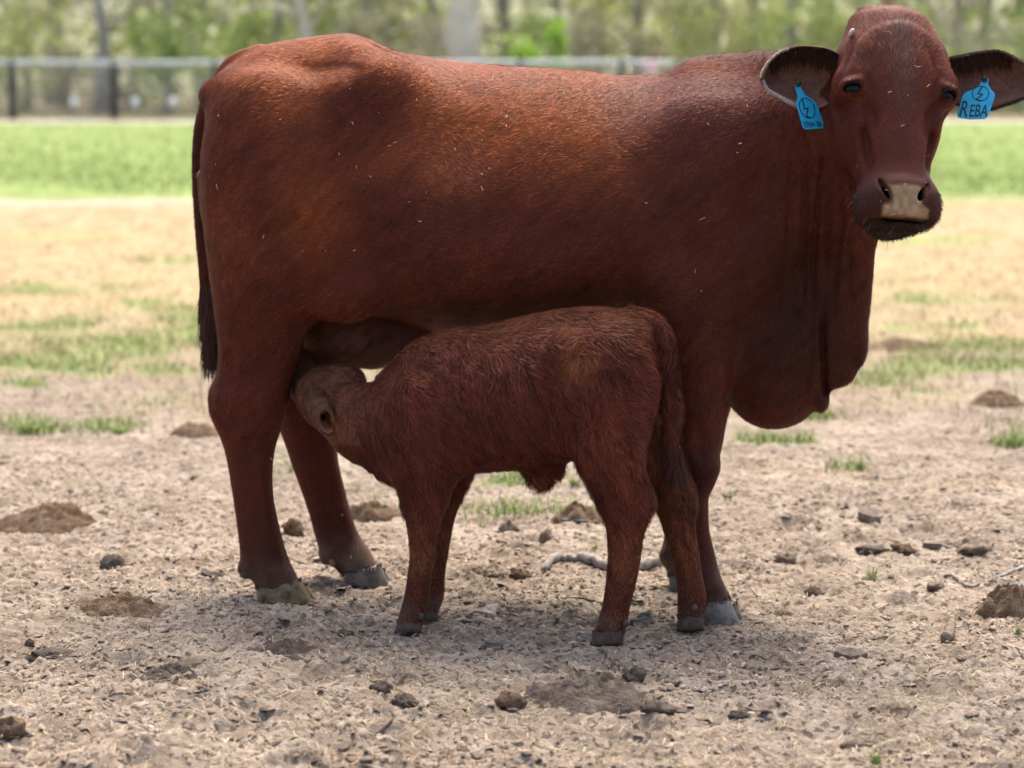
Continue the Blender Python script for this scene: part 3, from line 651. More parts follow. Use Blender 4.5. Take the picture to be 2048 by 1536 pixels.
# straw stubble further back, then ragged grass
n = 20000; y = 1/np.sqrt(r.uniform(1/23.**2, 1/9.5**2, n)); x = r.uniform(-1, 1, n)*(.225*y+.4); kp = r.random(n) < np.clip((y-9.3+1.2*zone_noise(x*2, y*3))/3, 0, 1); x, y = x[kp], y[kp]; n = len(x)
tag(blades('dry_stubble', x, y, r.uniform(.02, .06, n), r.uniform(.0015, .003, n), 1.6, M_STRAWG, 5, r.uniform(.6, 1.15, n)), 'yellow dry stubble on the open ground behind the cow', 'stubble', kind='stuff')
n = 130000; y = 1/np.sqrt(r.uniform(1/18.**2, 1/7.4**2, n)); x = r.uniform(-1, 1, n)*(.225*y+.3)
gm = fbm(np.stack([x*2.6, y*1.6, x*0], -1), 4, 401); gq = greenness(x, y); keep = (gq*1.15+.42*gm+r.normal(0, .12, n) > .52) | ((r.random(n) < .05) & (y > 10)); x, y = x[keep], y[keep]; n = len(x)
tag(blades('short_grass', x, y, r.uniform(.018, .055, n), r.uniform(.0012, .0024, n), 1.0, M_BLADE, 6, r.uniform(.6, 1.3, n)), 'ragged patches of short green grass growing through the dry ground', 'grass', kind='stuff')
n = 32000; y = 1/np.sqrt(r.uniform(1/50.**2, 1/23.5**2, n)); x = r.uniform(-1, 1, n)*(.225*y+.8); kp = y > 25.2+1.6*zone_noise(x*.6, y*.2)+r.uniform(-1, 1.5, n); x, y = x[kp], y[kp]; n = len(x)
tag(blades('field_grass', x, y, r.uniform(.03, .08, n), r.uniform(.004, .008, n), 1.2, M_BLADE, 7, r.uniform(.7, 1.4, n)), 'bright green grass field in front of the far fence', 'grass', kind='stuff')
print('grass', n)
# ------------------------------------------------------------------ things lying on the near ground
def lump(nu=14, nv=9, amp=.28, fr=2.2, seed=0, flat=.6):
    th = np.linspace(0, np.pi, nv); ph = np.linspace(0, 2*np.pi, nu, endpoint=False); A, B = np.meshgrid(th, ph, indexing='ij')
    v = np.stack([np.sin(A)*np.cos(B), np.sin(A)*np.sin(B), np.cos(A)], -1).reshape(-1, 3); n = fbm(v*fr+seed*7.7, 3, 500+seed, .6); v = v*(1+amp*n)[:, None]
    v[:, 2] *= flat; F = np.array([(i*nu+j, (i+1)*nu+j, (i+1)*nu+(j+1) % nu, i*nu+(j+1) % nu) for i in range(nv-1) for j in range(nu)]); return v, F
M_CLOD = simple('dry_clod', [(.3, (.11, .082, .058)), (.5, (.19, .145, .106)), (.7, (.30, .24, .18))], 45, .95, 160, .9, .006, .1)
M_DARKCLOD = simple('dark_dung_lump', [(.3, (.05, .04, .032)), (.5, (.09, .07, .055)), (.75, (.16, .13, .10))], 45, .8, 150, .9, .006, .2)
M_HEAP = simple('brown_dung_heap', [(.25, (.08, .05, .031)), (.5, (.15, .098, .06)), (.75, (.25, .18, .12))], 38, .95, 190, 1.0, .008, .1)
M_PAT = simple('dung_pat_crust', [(.25, (.05, .038, .029)), (.5, (.10, .078, .06)), (.75, (.17, .135, .105))], 30, .95, 120, 1.0, .009, .12)
M_SLATE = simple('dark_crust', [(.3, (.03, .032, .036)), (.6, (.085, .085, .09)), (.8, (.16, .15, .15))], 30, .6, 90, .6, .004, .3)
M_WOOD = simple('weathered_wood', [(.3, (.12, .10, .085)), (.5, (.24, .21, .18)), (.7, (.40, .36, .31))], 40, .85, 140, .8, .003, .2)
M_BARK = simple('dark_twig_bark', [(.3, (.075, .058, .046)), (.6, (.16, .125, .10)), (.8, (.27, .22, .18))], 60, .9, 200, .7, .002, .2)
def on_ground(u, v): g = G(u, v); g[2] = float(ground_h(g[0], g[1])); return g
_k = [0]
def clod(u, v, wu, hv, label, mat=None, name='dirt_clod', cat='clod', amp=.42, group='loose clods on the near ground'):
    """u, v: picture point at its foot; wu, hv: half width and full height in picture pixels"""
    _k[0] += 1; g = on_ground(u, v); sc_ = g[1]/FPX; V, F = lump(18, 11, amp, 2.3, _k[0], 1.0); rx = wu*sc_; rz = hv*sc_*.62
    ry = max(rx*.7, rz*.8); a = random.uniform(-.5, .5); V = V*np.array([rx, ry, rz]); V = V+fbm(V*np.array([1, 1, 1])*(1.6/max(rx, .01))*2, 2, _k[0])[:, None]*rz*.16
    V = V@np.array(Matrix.Rotation(a, 3, 'Z')).T; V[:, 2] = np.maximum(V[:, 2], -rz*.5)
    o = mesh(name, V, F, mat or M_CLOD); o.location = (g[0], g[1]+ry*.6, g[2]+rz*.35); tag(o, label, cat, group); return o
def heap(u, v, wu, hv, label, mat, name='dung_heap', cat='dung heap', depth=.75, seed=1, rough=.3, group='dung heaps and pats'):
    """low mound as a polar height mesh; v is the picture row of its front edge"""
    g = on_ground(u, v); s_ = g[1]/FPX; R_ = wu*s_; H_ = hv*s_*.9; D_ = R_*depth; nr_, ns = 20, 64; V = [(0, 0, 0)]
    for i in range(1, nr_+1):
        for j in range(ns):
            a = 2*math.pi*j/ns; V.append((i/nr_*math.cos(a), i/nr_*math.sin(a), 0))
    V = np.array(V); rad = np.hypot(V[:, 0], V[:, 1]); q = np.stack([V[:, 0]*2.2, V[:, 1]*2.2, V[:, 0]*0+seed*3.1], -1)
    edge = 1+.22*fbm(np.stack([np.cos(np.arctan2(V[:, 1], V[:, 0]))*1.6, np.sin(np.arctan2(V[:, 1], V[:, 0]))*1.6, V[:, 0]*0+seed], -1), 3, 600+seed)
    h = np.clip(1-rad**2.4, 0, 1)*(.68+rough*.55*fbm(q*1.1, 3, 610+seed, .6))+rough*.30*fbm(q*4, 3, 620+seed, .7)*np.clip(1.1-rad, 0, 1)*np.clip(rad*4, .2, 1)
    V = np.stack([V[:, 0]*R_*edge, V[:, 1]*D_*edge, h*H_-.006*(rad > .97)], -1)
    V[:, 2] += ground_h(g[0]+V[:, 0], g[1]+D_+V[:, 1])
    F = [(0, 1+j, 1+(j+1) % ns) for j in range(ns)]+[(1+(i-1)*ns+j, 1+i*ns+j, 1+i*ns+(j+1) % ns, 1+(i-1)*ns+(j+1) % ns) for i in range(1, nr_) for j in range(ns)]
    o = mesh(name, V, F, mat); o.location = (g[0], g[1]+D_, .0015); tag(o, label, cat, group); return o
def tube(path, rad, ns=8, seed=0, wob=.12):
    path = np.asarray(path, float); n = len(path); V = []
    for i in range(n):
        d = nrm(path[min(i+1, n-1)]-path[max(i-1, 0)]); a = nrm(np.cross(d, np.array([.13, .27, 1.]) if abs(d[2]) < .9 else np.array([1., .2, 0]))); b = np.cross(d, a)
        for j in range(ns):
            t = 2*math.pi*j/ns; k = rad[i]*(1+wob*math.sin(3*t+i*1.3+seed)+wob*.6*math.sin(i*2.1+seed)); V.append(path[i]+a*k*math.cos(t)+b*k*math.sin(t))
    F = [(i*ns+j, i*ns+(j+1) % ns, (i+1)*ns+(j+1) % ns, (i+1)*ns+j) for i in range(n-1) for j in range(ns)]+[tuple(range(ns-1, -1, -1)), tuple((n-1)*ns+j for j in range(ns))]
    return np.array(V), F
def resamp(p, m):
    p = np.asarray(p, float); t = np.linspace(0, 1, len(p)); q = np.linspace(0, 1, m); return np.stack([smooth_interp(q, t, p[:, k]) for k in range(p.shape[1])], 1)
def stick(pts, rpx, label, mat, name='stick', cat='stick', lifts=None, twigs=()):
    """pts: picture points on the ground, rpx: radius in picture pixels along it"""
    W = []
    for i, (u, v) in enumerate(pts): g = on_ground(u, v); W.append(g)
    W = np.array(W); rr = np.interp(np.linspace(0, 1, len(W)), np.linspace(0, 1, len(rpx)), rpx)*W[:, 1]/FPX; W[:, 2] += rr*.8+(np.array(lifts) if lifts else 0)
    Wp = resamp(np.concatenate([W, rr[:, None]], 1), max(16, 5*len(W))); Wp[:, :3] += .15*Wp[:, 3:]*np.random.default_rng(len(label)).normal(0, 1, (len(Wp), 3))
    V, F = tube(Wp[:, :3], Wp[:, 3], 9, len(label)); c = W[len(W)//2].copy(); c[2] = 0
    e = empty(name, tuple(c)); tag(e, label, cat, 'sticks lying on the dirt'); mesh('shaft', V, F, mat, e)
    for tw in twigs:
        T = np.array([on_ground(u, v)+[0, 0, l] for u, v, l in tw]); T = resamp(T, 10); V, F = tube(T, np.linspace(rr.mean()*.55, rr.mean()*.25, 10), 6, 3); mesh('twig', V, F, mat, e)
    return e
stick([(1088, 1152), (1104, 1138), (1140, 1133), (1180, 1138), (1218, 1146), (1262, 1142), (1304, 1134), (1345, 1128)], [6, 10, 11, 11, 10, 9], 'thick grey weathered stick lying behind the calf\'s hind legs', M_WOOD)
stick([(1120, 1200), (1160, 1198), (1215, 1204), (1262, 1201), (1292, 1190)], [2.2, 3.2, 2.6], 'thin dark twig in front of the thick grey stick', M_BARK)
stick([(2046, 1150), (2000, 1163), (1940, 1176), (1905, 1163), (1868, 1150)], [4, 3.4, 2.2], 'bent thin branch at the right edge reaching to the dark dung heap', M_WOOD, twigs=(((1985, 1166, .01), (2000, 1180, .02), (2035, 1192, .02)),))
stick([(682, 1180), (705, 1172), (728, 1163), (742, 1150), (747, 1141)], [6, 5, 4], 'short bleached stick lying against the far hind hoof', M_WOOD)
stick([(705, 1478), (748, 1472), (784, 1466)], [2.5, 3.5, 2], 'short dark twig on the dirt near the bottom edge', M_BARK)
stick([(1893, 1292), (1900, 1265), (1905, 1244)], [12, 10, 6], 'blunt upright root stub in the dirt right of the cow', M_CLOD, name='root_stub', cat='root')
stick([(1015, 1006), (1000, 1025), (985, 1048), (962, 1062)], [1.6, 1.8, 1.4], 'wiry dark twig under the calf\'s belly', M_BARK)
# flat pieces of bark
def slab(pts, label, th=.006, mat=None, name='bark_piece', cat='bark'):
    P_ = np.array([on_ground(u, v) for u, v in pts]); n = len(P_); up = np.array([0, 0, 1.]); c = P_.mean(0); rr_ = np.random.default_rng(len(label))
    top = P_+up*(th+rr_.uniform(0, th, (n, 1))); mid = c+up*th*2.6; V = np.concatenate([P_-up*.003, top, [mid]])
    F = [(i, (i+1) % n, n+(i+1) % n, n+i) for i in range(n)]+[(n+i, n+(i+1) % n, 2*n) for i in range(n)]
    o = mesh(name, V-c, F, mat or M_WOOD, None, False); o.location = c; tag(o, label, cat, 'flat bits of bark on the dirt'); return o
slab([(930, 1241), (950, 1236), (975, 1241), (992, 1230), (999, 1220), (985, 1217), (960, 1224), (940, 1233)], 'flat splinter of grey bark between the calf\'s front and hind hooves')
slab([(1668, 1328), (1700, 1332), (1735, 1326), (1733, 1320), (1700, 1322), (1675, 1319)], 'dark sliver of bark on the dirt right of the hooves', .008, M_BARK)
slab([(1716, 1045), (1738, 1052), (1762, 1046), (1750, 1040), (1722, 1038)], 'curled dark leaf of bark well behind on the right', .014, M_BARK)
slab([(1845, 1092), (1880, 1098), (1918, 1094), (1900, 1088), (1860, 1087)], 'long flat dark strip of bark far right behind the root stub', .008, M_BARK)
slab([(402, 1158), (416, 1160), (430, 1159), (441, 1161), (452, 1156), (449, 1151), (436, 1148), (425, 1150), (404, 1151)], 'flat brown chip of wood left of the near hind hoof', .008, M_PAT)
# heaps and pats
heap(75, 1062, 108, 62, 'broad brown crumbly dung heap at the left edge', M_HEAP, seed=1)
heap(745, 1042, 60, 52, 'brown dung heap half hidden behind the calf\'s front leg', M_HEAP, seed=2)
heap(1162, 1058, 62, 50, 'reddish dung heap with a grey crust under the calf\'s belly', M_HEAP, seed=3, rough=.4)
slab([(1122, 1056), (1160, 1060), (1205, 1052), (1204, 1034), (1170, 1030), (1140, 1040)], 'grey dried crust on the heap under the calf\'s belly', .008, M_SLATE, 'dung_crust', 'crust')
heap(2030, 1242, 75, 92, 'dark crumbly dung heap cut by the right edge', M_HEAP, seed=4, rough=.3)
slab([(2005, 1222), (2030, 1232), (2062, 1230), (2066, 1200), (2030, 1192), (2008, 1204)], 'black slab of dried dung lying on the heap at the right edge', .014, M_SLATE, 'dung_slab', 'slab')
heap(1172, 1425, 130, 62, 'wide flat dark dung pat in the foreground', M_PAT, 'dung_pat', 'dung pat', .85, 5, .6)
heap(235, 1252, 98, 34, 'flat trodden olive brown dung pat left of the hind hooves', M_HEAP, 'dung_pat', 'dung pat', .9, 6, .6)
heap(1808, 704, 78, 26, 'blurred dark dung mound in the grass behind the cow\'s chest', M_HEAP, seed=7)
heap(2002, 812, 58, 42, 'orange brown mound far right behind the cow', M_HEAP, seed=8)
heap(388, 872, 55, 36, 'dark mound behind the cow\'s tail', M_HEAP, seed=9)
heap(560, 1330, 60, 14, 'thin scuffed pat below the near hind hoof', M_PAT, 'dung_pat', 'dung pat', .8, 10, .6)
heap(330, 1385, 62, 20, 'small straw-flecked pat at the lower left', M_PAT, 'dung_pat', 'dung pat', .8, 11, .6)
heap(1560, 1222, 40, 12, 'low scuffed mound just right of the front hoof', M_CLOD, 'dirt_mound', 'dirt mound', .8, 12, .5)
for a in [
    (585, 1078, 21, 34, 'round fibrous lump of dung between the cow\'s hind legs', M_HEAP), (228, 1134, 26, 32, 'dark bluish lump on the dirt left of the cow', M_DARKCLOD), (105, 1332, 46, 22, 'long curved dung lump at the lower left', M_PAT),
    (60, 1312, 10, 14, 'small knob beside the curved lump at the lower left', M_PAT), (762, 1396, 21, 24, 'leftmost of three dark lumps below the calf\'s front hooves', M_PAT), (808, 1412, 25, 26, 'middle and largest of three dark lumps below the calf\'s front hooves', M_PAT), (864, 1416, 13, 18, 'rightmost of three dark lumps below the calf\'s front hooves', M_PAT),
    (1022, 1414, 26, 34, 'olive brown lump touching the left end of the wide foreground pat', M_HEAP), (1092, 1090, 16, 26, 'pointed clod under the calf\'s belly', M_CLOD), (1018, 1080, 18, 24, 'reddish clod beside the wiry twig', M_CLOD), (1265, 1356, 24, 28, 'crumbly dark clod above the right end of the foreground pat', M_PAT),
    (1318, 1440, 38, 28, 'long dark clod right of the foreground pat', M_PAT), (1630, 1184, 16, 26, 'small round clod behind the front hoof on the right', M_CLOD), (1742, 1104, 32, 18, 'flat dark clod on the right dirt, left one of a pair', M_DARKCLOD), (1812, 1106, 30, 30, 'rough dark clod on the right dirt, right one of a pair', M_HEAP),
    (1572, 1122, 22, 22, 'pale crusty clod to the right of the cow\'s front leg', M_CLOD), (1956, 1120, 34, 26, 'brown leaf-like clod near the right edge', M_CLOD), (1872, 1182, 22, 18, 'small brown clod under the bent branch', M_CLOD), (1040, 1158, 22, 26, 'mossy crumb of dung left of the thick grey stick', M_HEAP),
    (985, 1162, 20, 18, 'brown chip-like clod beside the mossy crumb', M_CLOD), (1340, 1372, 20, 16, 'small clod on the dirt below the calf\'s far hind hoof', M_PAT), (1480, 1440, 22, 16, 'grey clod low on the dirt right of the long dark clod', M_PAT), (1715, 1500, 30, 18, 'brown clod near the bottom edge right of centre', M_CLOD), (985, 1300, 24, 16, 'grey clod in the shade in front of the calf', M_PAT),
    (1235, 1275, 14, 12, 'tiny clod behind the calf\'s near hind hoof', M_CLOD), (690, 1290, 18, 12, 'grey clod below the far hind hoof in the shade', M_PAT), (20, 1500, 34, 40, 'reddish lump cut by the lower left corner', M_HEAP), (1560, 1350, 20, 14, 'little dark clod right of the hooves in open dirt', M_PAT), (1935, 1340, 20, 14, 'little clod below the dark heap at the right', M_CLOD), (470, 1460, 22, 14, 'little clod near the bottom left', M_CLOD), (1465, 1215, 14, 14, 'crumb pushed up by the front hoof', M_CLOD)]:
    clod(a[0], a[1], a[2], a[3], a[4], a[5])
# grass tufts
def tuft(u, v, hpx, n, label, spread=1.0):
    g = on_ground(u, v); rr_ = np.random.default_rng(int(u)); s_ = g[1]/FPX; H_ = hpx*s_; V, F = [], []
    for i in range(n):
        a = rr_.uniform(0, 2*math.pi); d = np.array([math.cos(a), math.sin(a), 0]); s = np.array([-d[1], d[0], 0]); p = d*rr_.uniform(0, .35)*H_*spread; h = H_*rr_.uniform(.4, 1.1); l = rr_.uniform(.1, .8)*spread; w = rr_.uniform(.0009, .0018); k = len(V)
        for t_ in (0, .4, .75): c = p+np.array([0, 0, h*t_])+d*h*l*t_**2; V += [c-s*w*(1-t_*.6), c+s*w*(1-t_*.6)]
        V.append(p+np.array([0, 0, h])+d*h*l); F += [(k, k+1, k+3, k+2), (k+2, k+3, k+5, k+4), (k+4, k+5, k+6)]
    o = mesh('grass_tuft', V, F, M_BLADE); attr_f(o, 'tone', np.repeat(rr_.uniform(.7, 1.4, n), 7)); o.location = g; tag(o, label, 'grass tuft', 'single grass tufts on the dirt'); return o
tuft(1742, 1150, 36, 40, 'green grass tuft on the dirt right of the cow\'s front leg'); tuft(1752, 1536, 26, 60, 'green grass tuft at the bottom edge', 1.2); tuft(1190, 1112, 22, 22, 'sparse grass tuft behind the calf\'s near hind leg')
tuft(965, 1060, 26, 18, 'faint grass tuft under the calf\'s chest', 1.4); tuft(1722, 940, 22, 60, 'low green tuft on the open dirt behind the cow on the right', 1.8)
tuft(60, 862, 26, 120, 'bushy grass tuft at the far left edge', 2.2); tuft(2030, 890, 24, 90, 'grass tuft at the right edge below the orange mound', 2.0); tuft(2035, 1272, 18, 40, 'grass tuft at the foot of the dark heap', 1.3); tuft(240, 858, 18, 70, 'grass tuft left of the tail mound', 2.0); tuft(1150, 975, 20, 60, 'grass tuft seen between the calf\'s belly and hind leg', 2.0)

# ------------------------------------------------------------------ the far fence
YF = 51.4
def zf(v): return P(0, v, YF)[2]
M_POST = simple('dark_fence_post', [(.3, (.035, .035, .035)), (.7, (.085, .08, .075))], 6, .8, 20, .3, .01)
M_RAIL = simple('pale_pipe_rail', [(.3, (.38, .40, .40)), (.7, (.55, .57, .56))], 4, .5, 20, .1, .01)
M_WIRE = simple('fence_wire', [(.3, (.20, .20, .20)), (.7, (.32, .32, .31))], 4, .5, 20, .1, .01)
M_WHITE = simple('white_plastic', [(.3, (.72, .72, .70)), (.7, (.82, .82, .80))], 4, .4, 20, .05, .01)
def box(name, lo, hi, mat, parent=None):
    lo, hi = np.array(lo, float), np.array(hi, float); V = np.array([[(lo, hi)[i][0], (lo, hi)[j][1], (lo, hi)[k][2]] for i in (0, 1) for j in (0, 1) for k in (0, 1)])
    return mesh(name, V, [(0, 1, 3, 2), (4, 6, 7, 5), (0, 4, 5, 1), (2, 3, 7, 6), (0, 2, 6, 4), (1, 5, 7, 3)], mat, parent, False)
fence = empty('wire_fence', (0, YF, 0)); tag(fence, 'wire fence with dark posts and a pale top rail along the edge of the wood', 'fence')
x0f, x1f = P(-700, 200, YF)[0], P(1352, 200, YF)[0]; posts = [P(u, 200, YF)[0] for u in range(-584, 1360, 203)]
pm_ = None
for xp in posts:
    V, F = tube(np.array([[0, 0, z] for z in np.linspace(-.3, zf(118), 6)]), [.075]*6, 10, 1, .05)
    if pm_ is None: pm_ = mesh('post', V, F, M_POST, fence); pm_.location = (xp, YF, 0)
    else: o = bpy.data.objects.new('post', pm_.data); link(o); setpar(o, fence); o.location = (xp, YF, 0)
V, F = tube(np.array([[x, YF-.02, zf(126)+.01*math.sin(x)] for x in np.linspace(x0f, x1f, 40)]), [.055]*40, 10, 0, .0); mesh('top_rail', V, F, M_RAIL, fence)
for v in (142, 156, 170, 184, 198, 212, 225):
    V, F = tube(np.array([[x, YF+.05, zf(v)+.006*math.sin(x*3+v)] for x in np.linspace(x0f, x1f, 40)]), [.013]*40, 5, 0, 0); mesh('wire', V, F, M_WIRE, fence)
vw = None
for x in np.arange(x0f, x1f, .30):
    if vw is None: V, F = tube(np.array([[0, 0, z] for z in np.linspace(zf(228), zf(142), 4)]), [.005]*4, 4, 0, 0); vw = mesh('stay_wire', V, F, M_WIRE, fence); vw.location = (x, YF+.06, 0)
    else: o = bpy.data.objects.new('stay_wire', vw.data); link(o); setpar(o, fence); o.location = (x, YF+.06, 0)
for u, lab in ((148, 'white round float on the fence wire near the left edge'), (270, 'white round float on the fence wire in the middle of three'), (345, 'white round float on the fence wire nearest the cow\'s tail')):
    q = P(u, 205, YF-.06); V, F = lump(14, 9, .02, 1, 1, 1.25); o = mesh('wire_float', V*.085, F, M_WHITE); o.location = q; tag(o, lab, 'float', 'white floats on the fence')
q = P(1302, 134, YF-.1); V, F = lump(14, 9, .1, 1, 2, 1.0); o = mesh('pink_flag', V*np.array([.16, .05, .13]), F, simple('pink_cloth', [(.3, (.62, .34, .42)), (.7, (.75, .50, .56))], 5)); o.location = q; tag(o, 'pale pink cloth hanging on the fence rail behind the cow\'s back', 'cloth')
# ------------------------------------------------------------------ the wood behind it
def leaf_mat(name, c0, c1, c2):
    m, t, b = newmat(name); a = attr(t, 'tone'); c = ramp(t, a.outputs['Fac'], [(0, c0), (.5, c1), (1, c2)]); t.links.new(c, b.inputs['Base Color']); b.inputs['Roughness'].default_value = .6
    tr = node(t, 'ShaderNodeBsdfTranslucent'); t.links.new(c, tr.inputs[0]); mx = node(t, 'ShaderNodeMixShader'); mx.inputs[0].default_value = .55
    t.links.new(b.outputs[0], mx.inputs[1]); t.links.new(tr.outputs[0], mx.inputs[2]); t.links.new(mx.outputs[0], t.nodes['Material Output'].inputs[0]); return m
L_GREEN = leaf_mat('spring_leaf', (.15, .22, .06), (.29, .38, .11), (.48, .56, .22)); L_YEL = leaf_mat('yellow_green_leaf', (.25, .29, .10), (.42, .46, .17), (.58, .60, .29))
L_OLIVE = leaf_mat('olive_leaf', (.23, .22, .15), (.38, .36, .25), (.55, .52, .40)); L_LIME = leaf_mat('lime_leaf', (.16, .28, .03), (.28, .46, .05), (.40, .58, .10))
M_TRUNK = simple('grey_bark', [(.3, (.26, .24, .20)), (.5, (.38, .35, .30)), (.75, (.50, .465, .41))], 5, .9, 14, .8, .03, .1)
M_PALE = simple('pale_dead_wood', [(.3, (.52, .45, .36)), (.5, (.68, .60, .49)), (.75, (.78, .71, .60))], 4, .8, 14, .5, .02, .15)
M_TAN = simple('tan_timber', [(.3, (.42, .27, .15)), (.7, (.58, .40, .25))], 4, .8, 14, .4, .02, .15)
def leaves(centres, rads, n, size, seed):
    r = np.random.default_rng(seed); k = r.integers(0, len(centres), n); d = nrm(r.normal(0, 1, (n, 3)))*(r.random((n, 1))**.45); p = np.array(centres)[k]+d*np.array(rads)[k]
    a = nrm(r.normal(0, 1, (n, 3))); b = nrm(np.cross(a, nrm(r.normal(0, 1, (n, 3))))); s = size*r.uniform(.5, 1.4, (n, 1))
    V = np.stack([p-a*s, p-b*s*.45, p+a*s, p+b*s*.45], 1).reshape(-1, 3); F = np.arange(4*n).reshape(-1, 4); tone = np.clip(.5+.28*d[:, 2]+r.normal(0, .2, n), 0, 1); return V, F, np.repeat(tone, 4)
def tree_mesh(seed, hgt, rad, crown_lo, nleaf, leafsize, limbs=6):
    r = np.random.default_rng(seed); path = np.array([[r.normal(0, .04)*z, r.normal(0, .03)*z, z] for z in np.linspace(-.2, hgt*.85, 12)]); rr_ = np.linspace(rad, rad*.35, 12); rr_[0] *= 1.5; rr_[1] *= 1.15
    V, F = tube(path, rr_, 9, seed); V = list(map(tuple, V)); F = list(F); cen, rd = [], []
    for i in range(limbs):
        z = r.uniform(crown_lo*.6, hgt*.75); a = r.uniform(0, 2*math.pi); L_ = r.uniform(.25, .45)*hgt*.6; b = path[np.argmin(abs(path[:, 2]-z))]; e = b+np.array([math.cos(a)*L_, math.sin(a)*L_, L_*r.uniform(.1, .7)]); m_ = (b+e)/2+np.array([0, 0, .1*L_])
        v2, f2 = tube(resamp(np.array([b, m_, e]), 7), np.linspace(rad*.4, rad*.1, 7), 6, i); k = len(V); V += list(map(tuple, v2)); F += [tuple(q+k for q in f) for f in f2]; cen.append(e); rd.append(np.array([1, 1, .7])*r.uniform(.7, 1.3)*hgt*.13); cen.append((m_+e)/2); rd.append(np.array([1, 1, .6])*r.uniform(.5, 1.)*hgt*.1)
    for i in range(7): cen.append(np.array([r.normal(0, hgt*.1), r.normal(0, hgt*.1), r.uniform(crown_lo, hgt)])); rd.append(np.array([1.1, 1.1, .7])*r.uniform(.6, 1.2)*hgt*.12)
    LV, LF, tone = leaves(cen, rd, nleaf, leafsize, seed); return (np.array(V), F), (LV, LF, tone)
TREES = [tree_mesh(1, 11, .17, 1.6, 1500, .16), tree_mesh(2, 9, .12, 1.2, 1300, .14), tree_mesh(3, 13, .22, 2.2, 1500, .18), tree_mesh(4, 8, .09, .8, 1300, .13), tree_mesh(5, 12, .15, 3.0, 1100, .16)]
_tm = {}
def plant(kind, x, y, rz, sc_, leafm, trunkm, name, label, cat, group):
    e = empty(name, (x, y, 0)); e.rotation_euler = (0, 0, rz); e.scale = (sc_,)*3; tag(e, label, cat, group)
    for part, m_ in (('trunk', trunkm), ('crown', leafm)):
        key = (kind, part, m_.name)
        if key not in _tm:
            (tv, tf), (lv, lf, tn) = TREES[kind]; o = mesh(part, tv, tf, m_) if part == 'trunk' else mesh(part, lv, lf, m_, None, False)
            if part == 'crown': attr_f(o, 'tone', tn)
            _tm[key] = o.data
        else: o = bpy.data.objects.new(part, _tm[key]); link(o)
        o.parent = e
    return e
wood = [(-40, 57, 1, L_YEL), (60, 60, 3, L_YEL), (120, 66, 2, L_OLIVE), (208, 56, 4, L_OLIVE), (275, 63, 1, L_GREEN), (345, 58, 3, L_GREEN), (415, 67, 0, L_GREEN), (500, 61, 3, L_GREEN), (560, 58, 1, L_GREEN),
        (660, 64, 3, L_OLIVE), (735, 59, 3, L_OLIVE), (800, 66, 1, L_YEL), (870, 61, 1, L_OLIVE), (1010, 63, 0, L_GREEN), (1120, 58, 3, L_GREEN), (1195, 64, 1, L_OLIVE), (1275, 60, 1, L_YEL), (1350, 66, 3, L_OLIVE), (1430, 59, 3, L_YEL), (1500, 63, 0, L_YEL), (1575, 58, 1, L_GREEN),
        (1650, 65, 4, L_GREEN), (1725, 60, 3, L_YEL), (1840, 64, 3, L_OLIVE), (1905, 59, 1, L_GREEN), (1965, 66, 0, L_OLIVE), (2030, 61, 1, L_GREEN)]
wl = {0: 'tall', 1: 'slender', 2: 'thick-trunked', 3: 'bushy young', 4: 'bare-stemmed'}; cl_ = {'spring_leaf': 'green', 'yellow_green_leaf': 'yellow green', 'olive_leaf': 'greyish'}
rw = random.Random(5); ORD = 'first second third fourth fifth sixth seventh eighth ninth tenth eleventh twelfth thirteenth fourteenth fifteenth sixteenth seventeenth eighteenth nineteenth twentieth'.split()+['twenty-'+q for q in 'first second third fourth fifth sixth seventh eighth ninth'.split()]
for i, (u, y, k, lm) in enumerate(wood):
    x = (u-1024)/FPX*y*1.0
    where = 'left of the cow' if u < 400 else ('behind the cow\'s rump' if u < 800 else ('above the cow\'s back' if u < 1350 else ('left of the cow\'s head' if u < 1700 else 'right of the cow\'s head')))
    plant(k, x, y, rw.uniform(0, 6.28), rw.uniform(.9, 1.15), lm, M_TRUNK, 'woodland_tree', f'{ORD[i]} tree from the left along the wood edge, {wl[k]} and {cl_[lm.name]}', 'tree', 'trees along the wood edge')
# pale dead tree, snag with white limbs, lime bush, tan pole
def snag(name, u, y, pts, rads, mat, label, limbs=()):
    x = (u-1024)/FPX*y; e = empty(name, (x, y, 0)); tag(e, label, 'tree')
    W = resamp(np.array(pts, float), 14); rr_ = np.interp(np.linspace(0, 1, 14), np.linspace(0, 1, len(rads)), rads); V, F = tube(W, rr_, 10, 2); o = mesh('trunk', V, F, mat); o.parent = e
    for lp, lr in limbs: W = resamp(np.array(lp, float), 10); V, F = tube(W, np.linspace(lr, lr*.4, 10), 7, 3); o = mesh('limb', V, F, mat); o.parent = e
snag('dead_tree', 930, 56, [(0, 0, -.2), (.02, 0, .8), (-.03, 0, 1.8), (.03, 0, 3.2), (0, .1, 5)], [.46, .36, .42, .26, .2], M_PALE, 'thick pale dead trunk beyond the fence above the cow\'s back')
snag('dead_tree', 622, 57, [(0, 0, -.2), (-.02, 0, 1), (-.10, 0, 2.0), (-.35, 0, 3.0), (-.4, 0, 4.5)], [.20, .17, .14, .12, .08], M_PALE, 'white leaning dead tree with bare limbs behind the cow\'s rump', (([(-.15, 0, 2.1), (-.6, 0, 2.35), (-1.1, 0, 2.4), (-2.0, 0, 2.0)], .07), ([(-.05, 0, 1.7), (.3, 0, 2.4), (.5, 0, 3.2)], .05)))
o = None
Vp, Fp = tube(np.array([[0, 0, z] for z in np.linspace(-.3, 5.5, 8)]), [.16]*8, 10, 2, .03); o = mesh('timber_pole', Vp, Fp, M_TAN); o.location = ((1768-1024)/FPX*58, 58, 0); tag(o, 'tan wooden pole rising behind the top of the cow\'s head', 'pole')
